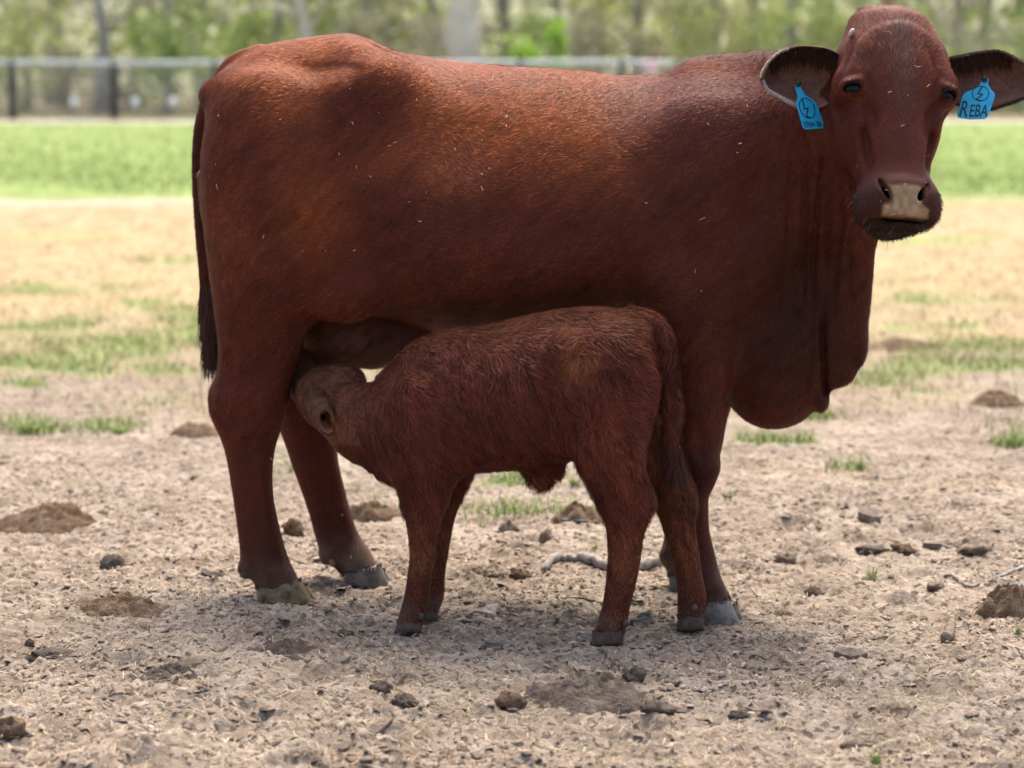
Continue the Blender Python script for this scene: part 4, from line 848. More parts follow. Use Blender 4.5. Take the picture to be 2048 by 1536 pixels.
def shrub(u, y, h, w, lm, n, label, seed, lo=.15):
    r = np.random.default_rng(seed); x = (u-1024)/FPX*y; e = empty('shrub', (x, y, 0)); tag(e, label, 'shrub', 'shrubs along the wood edge'); cen = [np.array([r.normal(0, w*.35), r.normal(0, w*.3), r.uniform(lo, .85)*h]) for _ in range(9)]; rd = [np.array([.45*w, .45*w, .3*h])*r.uniform(.6, 1.1) for _ in range(9)]
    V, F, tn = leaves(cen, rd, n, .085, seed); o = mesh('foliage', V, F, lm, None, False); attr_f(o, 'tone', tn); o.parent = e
    SV, SF = [], []
    for c in cen[:5]: v2, f2 = tube(resamp(np.array([[c[0]*.1, c[1]*.1, -.1], c*.6, c]), 6), np.linspace(.03, .01, 6), 5, 1); k = len(SV); SV += list(map(tuple, v2)); SF += [tuple(q+k for q in f) for f in f2]
    o = mesh('stems', SV, SF, M_TRUNK); o.parent = e
shr = [(55, 56, 2.6, 1.0, L_YEL), (140, 58, 1.6, 1.1, L_OLIVE), (250, 57, 1.5, 1.0, L_OLIVE), (330, 55, 2.2, 1.0, L_GREEN), (400, 56, 2.8, 1.2, L_GREEN), (505, 58, 2.6, 1.1, L_GREEN), (700, 57, 2.3, 1.2, L_OLIVE), (830, 58, 2.2, 1.2, L_OLIVE), (1066, 54.0, 1.95, .80, L_LIME), (1180, 57, 2.2, 1.2, L_OLIVE), (1290, 58, 2.2, 1.0, L_OLIVE),
       (1420, 56, 2.6, 1.3, L_YEL), (1520, 57, 2.8, 1.2, L_YEL), (1610, 55, 2.6, 1.1, L_GREEN), (1950, 57, 2.3, 1.4, L_OLIVE), (2060, 56, 2.4, 1.4, L_GREEN), (1690, 57, 2.4, 1.2, L_YEL), (1880, 56, 1.5, 1.1, L_GREEN)]
wn = {'spring_leaf': 'green', 'yellow_green_leaf': 'yellow green', 'olive_leaf': 'greyish', 'lime_leaf': 'bright lime green'}
for i, (u, y, h, w, lm) in enumerate(shr):
    where = 'left of the cow' if u < 400 else ('behind the cow\'s rump' if u < 800 else ('above the cow\'s back' if u < 1350 else ('left of the cow\'s head' if u < 1720 else 'right of the cow\'s head')))
    big = 'tall' if h > 2.3 else 'low'
    shrub(u, y, h, w, lm, 620 if lm is not L_LIME else 1800, (f'{ORD[i]} shrub from the left at the wood edge, {big} and {wn[lm.name]}' if lm is not L_LIME else 'bright lime green bush beyond the fence above the middle of the cow\'s back'), 700+i)
# the wood goes on behind as one mass
r = np.random.default_rng(77); n = 11000; cx = r.uniform(-36, 36, n); cy = r.uniform(70, 92, n); cz = np.abs(r.normal(0, 1, n))*4.2+.1; p = np.stack([cx, cy, cz], 1)
a = nrm(r.normal(0, 1, (n, 3))); b = nrm(np.cross(a, nrm(r.normal(0, 1, (n, 3))))); s = r.uniform(.18, .52, (n, 1)); V = np.stack([p-a*s, p-b*s*.6, p+a*s, p+b*s*.6], 1).reshape(-1, 3)
pn = fbm(p*np.array([.16, .1, .2]), 3, 55); tone = np.repeat(np.clip(.5+.5*pn+r.normal(0, .18, n), 0, 1), 4)
L_FAR = leaf_mat('far_foliage', (.30, .32, .22), (.45, .47, .33), (.64, .66, .50))
o = mesh('far_wood', V, np.arange(4*n).reshape(-1, 4), L_FAR, None, False); attr_f(o, 'tone', tone); tag(o, 'hazy mass of woodland far behind the fence', 'wood', kind='stuff')
# ------------------------------------------------------------------ coat: colour, hair direction, strands
def vnormals(V, Q):
    n = np.cross(V[Q[:, 2]]-V[Q[:, 0]], V[Q[:, 3]]-V[Q[:, 1]]); out = np.zeros_like(V)
    for k in range(4):
        for d in range(3): out[:, d] += np.bincount(Q[:, k], n[:, d], len(V))
    return out/np.maximum(np.linalg.norm(out, axis=1, keepdims=True), 1e-9)
def pixof(p):
    """picture coordinates of points, to place marks on the hide"""
    x, y, z = p[:, 0], p[:, 1], p[:, 2]-CAM_H
    f = y*CT - z*ST; upv = y*ST + z*CT
    return 1024+FPX*x/f, 768-FPX*upv/f
def spot(u, v, cu, cv, ru, rv, soft=1.0):
    return np.exp(-(((u-cu)/ru)**2+((v-cv)/rv)**2)*soft)
COATM, COATL, COATW = np.array([.134, .0315, .0168]), np.array([.21, .062, .038]), np.array([.38, .092, .022])
BLACK = np.array([.022, .012, .011])
def headloc(p):
    q = (p-HO) @ HR
    return q[:, 0], -q[:, 2], -q[:, 1]          # x right, s down, n out
def cow_colour(p, n):
    u, v = pixof(p); near = np.clip(-n[:, 1]*2+1, 0, 1)
    base = np.tile(COATM, (len(p), 1))
    lo = fbm(p*3.1, 3, 5)
    base = base*(1+.13*lo[:, None])
    # bleached topline, also painted orange as if sunlit; patches of lighter, more orange coat
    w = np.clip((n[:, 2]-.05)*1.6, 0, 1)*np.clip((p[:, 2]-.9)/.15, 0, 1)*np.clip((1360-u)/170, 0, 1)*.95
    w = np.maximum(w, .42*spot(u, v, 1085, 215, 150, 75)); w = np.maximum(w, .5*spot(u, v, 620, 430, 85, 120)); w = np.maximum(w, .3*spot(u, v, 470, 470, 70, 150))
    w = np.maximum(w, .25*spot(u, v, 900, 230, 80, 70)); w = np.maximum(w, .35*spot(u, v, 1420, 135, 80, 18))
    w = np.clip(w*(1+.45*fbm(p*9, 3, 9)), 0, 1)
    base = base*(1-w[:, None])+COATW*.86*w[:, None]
    # dark points: lower legs, ears, tail; painted shade and darker hair on dewlap
    zl = np.clip((.30-p[:, 2])/.2, 0, 1)*.45 + .55*spot(u, v, 1410, 950, 60, 45)*(u > 1340)
    zl = np.maximum(zl, .45*np.clip((414-u)/10, 0, 1)*np.clip((v-180)/120, 0, 1)*(p[:, 1] > 6.36)); zl = np.maximum(zl, .75*np.clip((v-560)/100, 0, 1)*(u < 436)*(p[:, 1] > 6.36)*(v < 780))
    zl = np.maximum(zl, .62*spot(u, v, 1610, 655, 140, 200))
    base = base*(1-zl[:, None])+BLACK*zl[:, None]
    # dusty grey-brown face blaze of crown and muzzle
    x, s, nn = headloc(p); hm = (nn > -.16) & (s > -.25) & (s < .36) & (np.abs(x) < .17)
    bl = np.where(hm, np.exp(-(x/.03)**2)*np.clip((s+.22)/.05, 0, 1)*np.clip((.17-s)/.2, 0, 1), 0)*.55
    base = base*(1-bl[:, None])+np.array([.105, .062, .052])*bl[:, None]
    mz = np.where(hm, np.clip((s-.17)/.06, 0, 1), 0)*.6
    base = base*(1-mz[:, None])+np.array([.085, .034, .026])*mz[:, None]
    withers = .25*spot(u, v, 1270, 200, 55, 45); base = base*(1-withers[:, None])+np.array([.16, .10, .075])*withers[:, None]
    lip = np.where(hm & (s > .300) & (np.abs(x) < .075), .85, 0.)
    base = base*(1-lip[:, None])+BLACK*lip[:, None]
    ud = .6*spot(u, v, 720, 690, 110, 50)*(p[:, 1] > 6.27)*(v > 620); base = base*(1-ud[:, None])+np.array([.20, .09, .065])*ud[:, None]
    du = np.clip((.16-p[:, 2])/.14, 0, 1)*np.clip(.45+.5*fbm(p*22, 3, 71), 0, .75); base = base*(1-du[:, None])+np.array([.30, .225, .165])*du[:, None]
    return base, hm
PAD = [(-.052, .222), (-.036, .231), (-.012, .228), (0, .227), (.014, .228), (.038, .231), (.052, .222), (.046, .246), (.033, .256), (.032, .268), (.052, .280), (.055, .300), (0, .299), (-.055, .298), (-.055, .278), (-.032, .268), (-.033, .256), (-.046, .246)]
def inpoly(x, y, poly):
    r = np.zeros(len(x), bool); j = len(poly)-1
    for i in range(len(poly)):
        xi, yi = poly[i]; xj, yj = poly[j]
        r ^= ((yi > y) != (yj > y)) & (x < (xj-xi)*(y-yi)/(yj-yi+1e-12)+xi); j = i
    return r
def pad_mask(p):
    x, s, nn = headloc(p)
    return inpoly(x-.004, s, PAD) & (nn > .005)
def cow_flow(p, n):
    u, v = pixof(p); x, s, nn = headloc(p)
    d = np.zeros_like(p); d[:, 0] = -.85; d[:, 2] = -.55
    leg = np.clip((.72-p[:, 2])/.25, 0, 1)[:, None]; d = d*(1-leg)+np.array([-.12, 0, -1.])*leg
    nk = np.clip((u-1480)/120, 0, 1)[:, None]; d = d*(1-nk)+np.array([-.25, .1, -1.])*nk
    rump = np.clip((560-u)/120, 0, 1)[:, None]*(p[:, 2:3] > .5); d = d*(1-rump)+np.array([-.25, 0, -1.])*rump
    fl = spot(u, v, 930, 330, 120, 110)[:, None]; d = d+fl*np.array([.2, 0, 1.1])      # hair rises into the flank whorl
    hd = (np.abs(x) < .2) & (s > -.3) & (s < .38) & (nn > -.17)
    out = np.sign(x)*np.minimum(np.abs(x)/.05, 1)
    upw = np.clip((.14-s)/.2, -.9, 1)
    loc = np.stack([out*.75, np.zeros(len(p)), upw+.05], 1) @ HR.T
    d[hd] = loc[hd]
    sw = fbm(p*7, 2, 31); sw2 = fbm(p*7+50, 2, 37)
    d = nrm(d); t = nrm(np.cross(n, d)); d = d + t*(sw*.45)[:, None] + np.array([0, 0, 1.])*(sw2*.12)[:, None]
    return d
def strands(name, V, Q, count, weight, length, width, flow, colour, lift, mat, parent, seed=3, bend=False, rough=.32, wave=0., clump=0., stretch=None, cscale=24.):
    r = np.random.default_rng(seed)
    e1, e2 = V[Q[:, 2]]-V[Q[:, 0]], V[Q[:, 3]]-V[Q[:, 1]]; area = np.linalg.norm(np.cross(e1, e2), axis=1)/2
    N = vnormals(V, Q); c = V[Q].mean(1); fn = nrm(N[Q].mean(1)); w = area*weight(c, fn); w = np.maximum(w, 0); w /= w.sum()
    k = r.choice(len(Q), count, p=w); a, b = r.random(count), r.random(count)
    W4 = np.stack([(1-a)*(1-b), a*(1-b), a*b, (1-a)*b], 1)[:, :, None]
    p = (V[Q[k]]*W4).sum(1); n = nrm((N[Q[k]]*W4).sum(1))
    cp = p
    if clump > 0:           # neighbouring hairs share a lock
        ci = np.floor(p*cscale+.6*vnoise(p*cscale*.7, 61)[:, None]); ch = np.stack([_hash(ci[:, 0].astype(int), ci[:, 1].astype(int), ci[:, 2].astype(int), 70+i) for i in range(3)], 1)*2-1
    d = flow(p, n)
    if clump > 0: d = nrm(d)+ch*clump
    d = d+r.normal(0, .16, d.shape); d = d-n*(d*n).sum(1, keepdims=True); d = nrm(d)
    L = length(p, n)*r.uniform(.65, 1.2, count); lf = lift(p, n)*r.uniform(.4, 1.6, count)
    side = nrm(np.cross(d, n)); col, _ = colour(p, n)
    d0 = nrm(np.array(stretch if stretch is not None else (-.75, 0, -.6)));  qs = p-.80*d0*(p@d0)[:, None]
    tone = r.normal(0, .14, count)+.36*fbm(qs*85., 2, 77)+.20*fbm(qs*26., 2, 78)+(ch[:, 0]*.14 if clump > 0 else 0)
    col = np.clip(col*(1+tone)[:, None], .002, 1)
    pale = np.clip(r.normal(-1.1, .7, count), 0, 1)[:, None]; col = col*(1-pale*.6)+COATL*pale*.6
    hw = (width(p, n)*r.uniform(.7, 1.3, count)/2)[:, None]
    tip_d = nrm(d+n*lf[:, None]); nr = nrm(n+side*r.normal(0, rough, count)[:, None]+d*(r.normal(.12, rough*.6, count))[:, None])
    p0 = p-n*.0012
    if not bend:
        VV = np.stack([p0-side*hw, p0+side*hw, p0+tip_d*L[:, None]], 1).reshape(-1, 3)
        T = np.arange(count*3).reshape(-1, 3); rep = 3; cc = np.stack([col*.8, col*.8, col*1.12], 1).reshape(-1, 3)
    else:
        ph = fbm(p*14, 2, 91)*4; wv = (side*(np.sin(ph)*wave)[:, None]+n*.10)
        m1 = p0+(nrm(d*.9+n*(lf*1.3)[:, None]+wv))*(L*.5)[:, None]; m2 = m1+nrm(d+n*(lf*.2)[:, None]-wv*1.2)*(L*.5)[:, None]
        VV = np.stack([p0-side*hw, p0+side*hw, m1-side*hw*.8, m1+side*hw*.8, m2], 1).reshape(-1, 3)
        o = (np.arange(count)*5)[:, None, None]; T = (o+np.array([[0, 1, 3], [0, 3, 2], [2, 3, 4]])[None]).reshape(-1, 3); rep = 5
        cc = np.stack([col*.7, col*.7, col, col, col*1.15], 1).reshape(-1, 3)
    o = mesh(name, VV, T, mat, parent, smooth=True)
    attr_c(o, 'coat', cc)
    o.data.normals_split_custom_set_from_vertices(np.repeat(nr, rep, axis=0))
    return o
def facing(c, fn):
    vd = nrm(np.array([0, 0, CAM_H])-c); return np.where((vd*fn).sum(1) > -.28, 1.0, .10)

# ------------------------------------------------------------------ the cow
cow = empty('cow', (.05, 6.3, 0)); tag(cow, 'big red brown cow with blue ear tags standing side-on, head turned to the camera', 'cow')
body = mesh('body', cow_V, cow_Q, M_BODY, cow)
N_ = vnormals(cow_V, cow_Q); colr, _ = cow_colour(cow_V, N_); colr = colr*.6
pm = pad_mask(cow_V); x_, s_, n_ = headloc(cow_V)
padc = np.array([.36, .235, .135])*(1+.30*fbm(cow_V*90, 3, 12))[:, None]; padc = padc*(1-.45*np.clip((.236-s_)/.012, 0, 1))[:, None]
psoft = sum(inpoly(x_-.004+dx, s_+ds, PAD) for dx in (-.003, 0, .003) for ds in (-.003, 0, .003))/9.*(n_ > .005); colr = colr*(1-psoft[:, None])+padc*psoft[:, None]
nost = (((np.abs(x_-.002)-.044)/.015)**2+((s_-.243)/.02)**2 < 1) & (n_ < .038) & (n_ > -.03); colr[nost] = (.02, .012, .010)
eyeskin = np.zeros(len(cow_V), bool)
for sg in (-1, 1): eyeskin |= np.linalg.norm((cow_V-hl(EX[sg]-sg*.002, -.004, EN[sg]+.010))*np.array([1, 1, 1.35]), axis=1) < .0225
colr[eyeskin] *= .35
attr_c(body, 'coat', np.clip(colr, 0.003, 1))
def cow_w(c, fn):
    x, s, nn = headloc(c); hd = (s > -.26) & (s < .36) & (nn > -.2) & (np.abs(x) < .2)
    w = facing(c, fn)*np.where(hd, 2.2, 1.0)
    w[pad_mask(c)] = 0
    for sg in (-1, 1): w[np.linalg.norm((c-hl(EX[sg]-sg*.002, -.004, EN[sg]+.010))*np.array([1, 1, 1.35]), axis=1) < .0195] = 0
    w[(((np.abs(x-.002)-.046)/.018)**2+((s-.24)/.022)**2 < 1) & (nn < .06)] = 0
    w[c[:, 2] < .03] = 0
    return w
def cow_len(p, n):
    u, v = pixof(p); x, s, nn = headloc(p)
    L = np.full(len(p), .017); hd = (s > -.3) & (s < .38) & (nn > -.17) & (np.abs(x) < .2)
    L[hd] = (.0115+.009*np.clip(-s/.15, 0, 1)*np.clip((.13-np.abs(x))/.06, 0, 1)-.0035*np.clip((s-.1)/.1, 0, 1)+.004*np.clip((s-.25)/.05, 0, 1))[hd]
    L[p[:, 2] < .45] = .011; L[(v > 600) & (v < 690) & (u > 700) & (u < 1300)] = .026
    return L
def cow_wid(p, n):
    x, s, nn = headloc(p); hd = (s > -.3) & (s < .38) & (nn > -.17) & (np.abs(x) < .2)
    return np.where(hd, .0011, .0018)
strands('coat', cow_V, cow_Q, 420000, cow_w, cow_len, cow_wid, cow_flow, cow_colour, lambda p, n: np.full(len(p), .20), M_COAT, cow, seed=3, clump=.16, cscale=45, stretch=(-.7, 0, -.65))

# tail switch: long dark hair
def lock(name, roots, dirs, lens, cols, wid, mat, parent, seg=5, grav=.5, seed=1, nrm_dir=None):
    """hair strips that droop; roots (n,3)"""
    r = np.random.default_rng(seed); n = len(roots); VV = []; p = roots.copy(); d = nrm(dirs)
    pts = [p]
    for i in range(seg):
        d = nrm(d+np.array([0, 0, -grav/seg])+r.normal(0, .06, d.shape)); p = p+d*(lens/seg)[:, None]; pts.append(p)
    pts = np.stack(pts, 1); view = nrm(np.array([0., 0, CAM_H])-roots)
    side = nrm(np.cross(nrm(pts[:, -1]-pts[:, 0]), view)+r.normal(0, .3, roots.shape))
    w = np.linspace(1, .25, seg+1)[None, :, None]*wid/2
    A = pts-side[:, None]*w; B = pts+side[:, None]*w
    VV = np.stack([A, B], 2).reshape(n, -1, 3); k = (seg+1)*2
    base = (np.arange(n)*k)[:, None, None]; q = np.array([[2*i, 2*i+1, 2*i+3, 2*i+2] for i in range(seg)])[None]
    o = mesh(name, VV.reshape(-1, 3), (base+q).reshape(-1, 4), mat, parent)
    attr_c(o, 'coat', np.repeat(cols, k, axis=0))
    nn = nrm(np.repeat(nrm(view if nrm_dir is None else nrm_dir)+side*r.normal(0, .5, n)[:, None]+np.array([0, 0, .35]), k, axis=0))
    o.data.normals_split_custom_set_from_vertices(nn)
    return o
def tail_roots(path, n, rad, r):
    t = r.random(n)*(len(path)-1); i = np.minimum(t.astype(int), len(path)-2); f = (t-i)[:, None]
    c = path[i]*(1-f)+path[i+1]*f; ang = r.random(n)*2*np.pi
    off = np.stack([np.cos(ang), np.sin(ang), np.zeros(n)], 1); return c+off*rad, off, t/(len(path)-1)
r = np.random.default_rng(21)
path = np.array([P(412, 545, 6.41), P(416, 600, 6.41), P(420, 660, 6.41), P(423, 700, 6.41)])
rt, off, tt = tail_roots(path, 2600, .011, r)
cols = np.clip(np.array([[.060, .026, .017]])*r.uniform(.6, 2.2, (len(rt), 1)), 0, 1); pale = r.random(len(rt)) > .93; cols[pale] = (.14, .085, .055)
lock('tail_switch', rt, off*.18+np.array([.04, 0, -1.]), r.uniform(.05, .13, len(rt))*(1-.25*tt), cols, .0016, M_COAT, cow, grav=.8, seed=4)

# ---- eyes, lids and lashes
def ball(name, c, r, mat, parent, R=None, seg=24):
    th = np.linspace(0, np.pi, seg//2+1); ph = np.linspace(0, 2*np.pi, seg, endpoint=False)
    A, B = np.meshgrid(th, ph, indexing='ij'); v = np.stack([np.sin(A)*np.cos(B), np.sin(A)*np.sin(B), np.cos(A)], -1).reshape(-1, 3)*np.asarray(r)
    if R is not None: v = v@np.asarray(R).T
    F = []
    for i in range(seg//2):
        for j in range(seg): F.append((i*seg+j, i*seg+(j+1) % seg, (i+1)*seg+(j+1) % seg, (i+1)*seg+j))
    return mesh(name, v+c, np.array(F)[:, ::-1], mat, parent)
for sg in (-1, 1):
    ec = hl(EX[sg]-sg*.004, -.004, EN[sg]); ball('eye', ec, .0222, M_EYE, cow)
    n_l = 70; a = r.uniform(-1, 1, n_l)
    Re = HR@np.array(Matrix.Rotation(sg*math.radians(38), 3, 'Z'))
    roots = np.array([hl(EX[sg]-sg*.002, -.004, EN[sg]+.018)+Re@np.array([q*.019, -.004+.004*abs(q), .0105*(1-q*q)**.5]) for q in a])
    dirs = np.array([Re@np.array([q*.5, -1.0, .35]) for q in a])
    lock('eyelashes', roots, dirs, r.uniform(.014, .026, n_l), np.tile(np.array([.06, .035, .03]), (n_l, 1)), .0011, M_COAT, cow, seg=3, grav=.5, seed=8+sg)

# ---- bristly hair on the lips and chin
roots, dirs, lens, cols = [], [], [], []
kk = np.where((s_ > .235) & (s_ < .34) & (n_ > -.09) & (np.abs(x_) < .12) & ~pm & ((np.abs(x_) > .052) | (s_ > .304)))[0]
kk = r.choice(kk, 2600); N3 = N_[kk]; wh = r.random(2600) > .988
rt = cow_V[kk]+N3*.0005; dd = N3*.55+np.array([0, -.1, -.75])+r.normal(0, .22, (2600, 3)); dd[:, 0] += np.sign(x_[kk])*.35
cl = np.clip(np.array([.032, .017, .015])*r.uniform(.5, 2.2, (2600, 1)), 0, 1); cl[wh] = (.20, .15, .13)
lock('muzzle_hair', rt, dd, np.where(wh, r.uniform(.015, .035, 2600), r.uniform(.003, .009, 2600)), cl, .0010, M_COAT, cow, seg=3, grav=.4, seed=31, nrm_dir=N3)
# ---- ears
def earshape(T, B, Yb, Yt, cup, na=26, nb=18):
    T, B = np.array(T, float), np.array(B, float); ta = np.linspace(0, 1, len(T)); tb = np.linspace(0, 1, len(B)); out = np.zeros((na, nb, 3))
    for i, a in enumerate(np.linspace(0, 1, na)):
        t = [smooth_interp(a, ta, T[:, k]) for k in (0, 1)]; b = [smooth_interp(a, tb, B[:, k]) for k in (0, 1)]
        for j, q in enumerate(np.linspace(0, 1, nb)):
            uu, vv = t[0]*(1-q)+b[0]*q, t[1]*(1-q)+b[1]*q
            dep = cup*math.sin(math.pi*min(max(q, 0), 1))**.8*(math.sin(math.pi*min(1, a*.9+.12)))**.5
            roll = -.022*math.exp(-(q/.16)**2)*(1-a)**.5
            out[i, j] = P(uu, vv, Yb+(Yt-Yb)*a+dep+roll)
    return out
def ear(name, gridp, parent, rim_fn, seed, sgn):
    na, nb = gridp.shape[:2]; V = gridp.reshape(-1, 3)
    Q = np.array([(i*nb+j, i*nb+j+1, (i+1)*nb+j+1, (i+1)*nb+j) for i in range(na-1) for j in range(nb-1)])
    N = vnormals(V, Q)
    if N[:, 1].mean() > 0: Q = Q[:, ::-1]; N = -N
    back = V-N*.005; n0 = len(V); QQ = [Q, Q[:, ::-1]+n0]
    loop = [j for j in range(nb)]+[i*nb+nb-1 for i in range(1, na)]+[(na-1)*nb+j for j in range(nb-2, -1, -1)]+[i*nb for i in range(na-2, 0, -1)]
    QQ.append(np.array([(loop[i], loop[(i+1) % len(loop)], loop[(i+1) % len(loop)]+n0, loop[i]+n0) for i in range(len(loop))]))
    VV = np.concatenate([V, back]); QA = np.concatenate(QQ)
    A = np.repeat(np.linspace(0, 1, na), nb); Bq = np.tile(np.linspace(0, 1, nb), na)
    dark = np.clip(1.0-Bq*2.3, 0, 1)*np.clip(1.2-A, 0, 1); base = np.array([.27, .125, .085]); c = base*(1-dark[:, None])+BLACK*dark[:, None]
    c = c*(1+.25*fbm(V*40, 3, seed))[:, None]
    c2 = np.tile(COATM, (n0, 1)); rimv = ((Bq > .999) & (A > .3)) | ((Bq < .001) & (A > .45)) | (A > .999)
    if rim_fn is rim_left: c[rimv] = (.72, .50, .38); c2[rimv] = (.72, .50, .38)
    o = mesh(name, VV, QA, M_BODY, parent); attr_c(o, 'coat', np.clip(np.concatenate([c, c2]), .003, 1))
    # hair: soft dark fringe rolling over the upper edge, short down inside, pale rim
    r = np.random.default_rng(seed); Nn = vnormals(V, Q)
    n1 = 3000; a = r.random(n1)**1.4*.66; b = np.abs(r.normal(0, .11, n1)); b = np.clip(b, 0, .36)
    def at(a, b):
        fi, fj = a*(na-1), b*(nb-1); i = np.minimum(fi.astype(int), na-2); j = np.minimum(fj.astype(int), nb-2); x, y = (fi-i)[:, None], (fj-j)[:, None]
        g = lambda G: G[i*nb+j]*(1-x)*(1-y)+G[(i+1)*nb+j]*x*(1-y)+G[i*nb+j+1]*(1-x)*y+G[(i+1)*nb+j+1]*x*y
        return g(V), nrm(g(Nn))
    p, n = at(a, b)
    dirs = np.stack([sgn*np.full(n1, .30), np.full(n1, -.45), np.full(n1, -.75)], 1)+n*.25+r.normal(0, .18, (n1, 3))
    dirs[:, 2] += np.where(b < .08, .7, 0)
    cols = np.clip(BLACK*r.uniform(.6, 2.2, (n1, 1))+np.array([.05, .018, .012])*r.random((n1, 1))**2, 0, 1)
    lock('ear_fringe', p, dirs, r.uniform(.012, .034, n1)*(1-.6*a), cols, .0013, M_COAT, o, seg=4, grav=.9, seed=seed, nrm_dir=n)
    n2 = 3600; a = r.random(n2); b = r.random(n2); p, n = at(a, b)
    dirs = np.stack([sgn*np.ones(n2), np.full(n2, -.1), np.full(n2, -.4)], 1)+n*.3+r.normal(0, .25, (n2, 3))
    cc = np.array([.28, .13, .088])*r.uniform(.5, 1.5, (n2, 1))
    lock('ear_down', p, dirs, r.uniform(.006, .012, n2), np.clip(cc, 0, 1), .0011, M_COAT, o, seg=2, grav=.2, seed=seed+1, nrm_dir=n)
    n3 = 2600; t = r.random(n3); a, b, keep = rim_fn(t); p, n = at(np.clip(a, 0, 1), np.clip(b, 0, 1))
    dirs = np.stack([sgn*np.ones(n3)*.7, np.full(n3, -.5), np.where(b > .5, -.9, .5)], 1)+r.normal(0, .3, (n3, 3))
    cc = np.where(keep[:, None], np.array([.74, .54, .42]), np.array([.07, .03, .022]))*r.uniform(.7, 1.25, (n3, 1))
    lock('ear_rim', p+np.array([0, -.004, 0]), dirs, r.uniform(.005, .010, n3), np.clip(cc, 0, 1), .0016, M_COAT, o, seg=2, grav=.1, seed=seed+2, nrm_dir=np.tile(np.array([0, -.6, .8]), (n3, 1)))
    return o
def rim_left(t):
    a = np.where(t < .5, .45+t*1.1, 1-(t-.5)*1.25); b = np.where(t < .5, 0., 1.); return a, b, np.ones(len(t), bool)
def rim_right(t):
    a = np.where(t < .5, t*2, 1-(t-.5)*2); b = np.where(t < .5, 0., 1.); return a, b, np.zeros(len(t), bool)
earL = earshape([(1680, 112), (1648, 98), (1605, 94), (1566, 104), (1538, 128), (1527, 150), (1528, 158)], [(1680, 180), (1655, 207), (1620, 219), (1592, 208), (1560, 191), (1536, 175), (1528, 158)], 5.955, 5.975, .05)
ear('ear', earL, cow, rim_left, 41, -1)
earR = earshape([(1872, 124), (1920, 113), (1960, 106), (1990, 103), (2022, 114), (2056, 138), (2082, 168)], [(1872, 172), (1915, 208), (1965, 219), (2000, 210), (2030, 200), (2060, 188), (2082, 168)], 5.955, 5.985, .05)
ear('ear', earR, cow, rim_right, 47, 1)
# ---- horn scurs
for (uu, vv, YY) in ((1703, 65, 5.90),):
    ball('horn_scur', P(uu, vv, YY), (.006, .008, .011), M_SCUR, cow, R=np.array(Matrix.Rotation(.5, 3, 'Y')), seg=14)

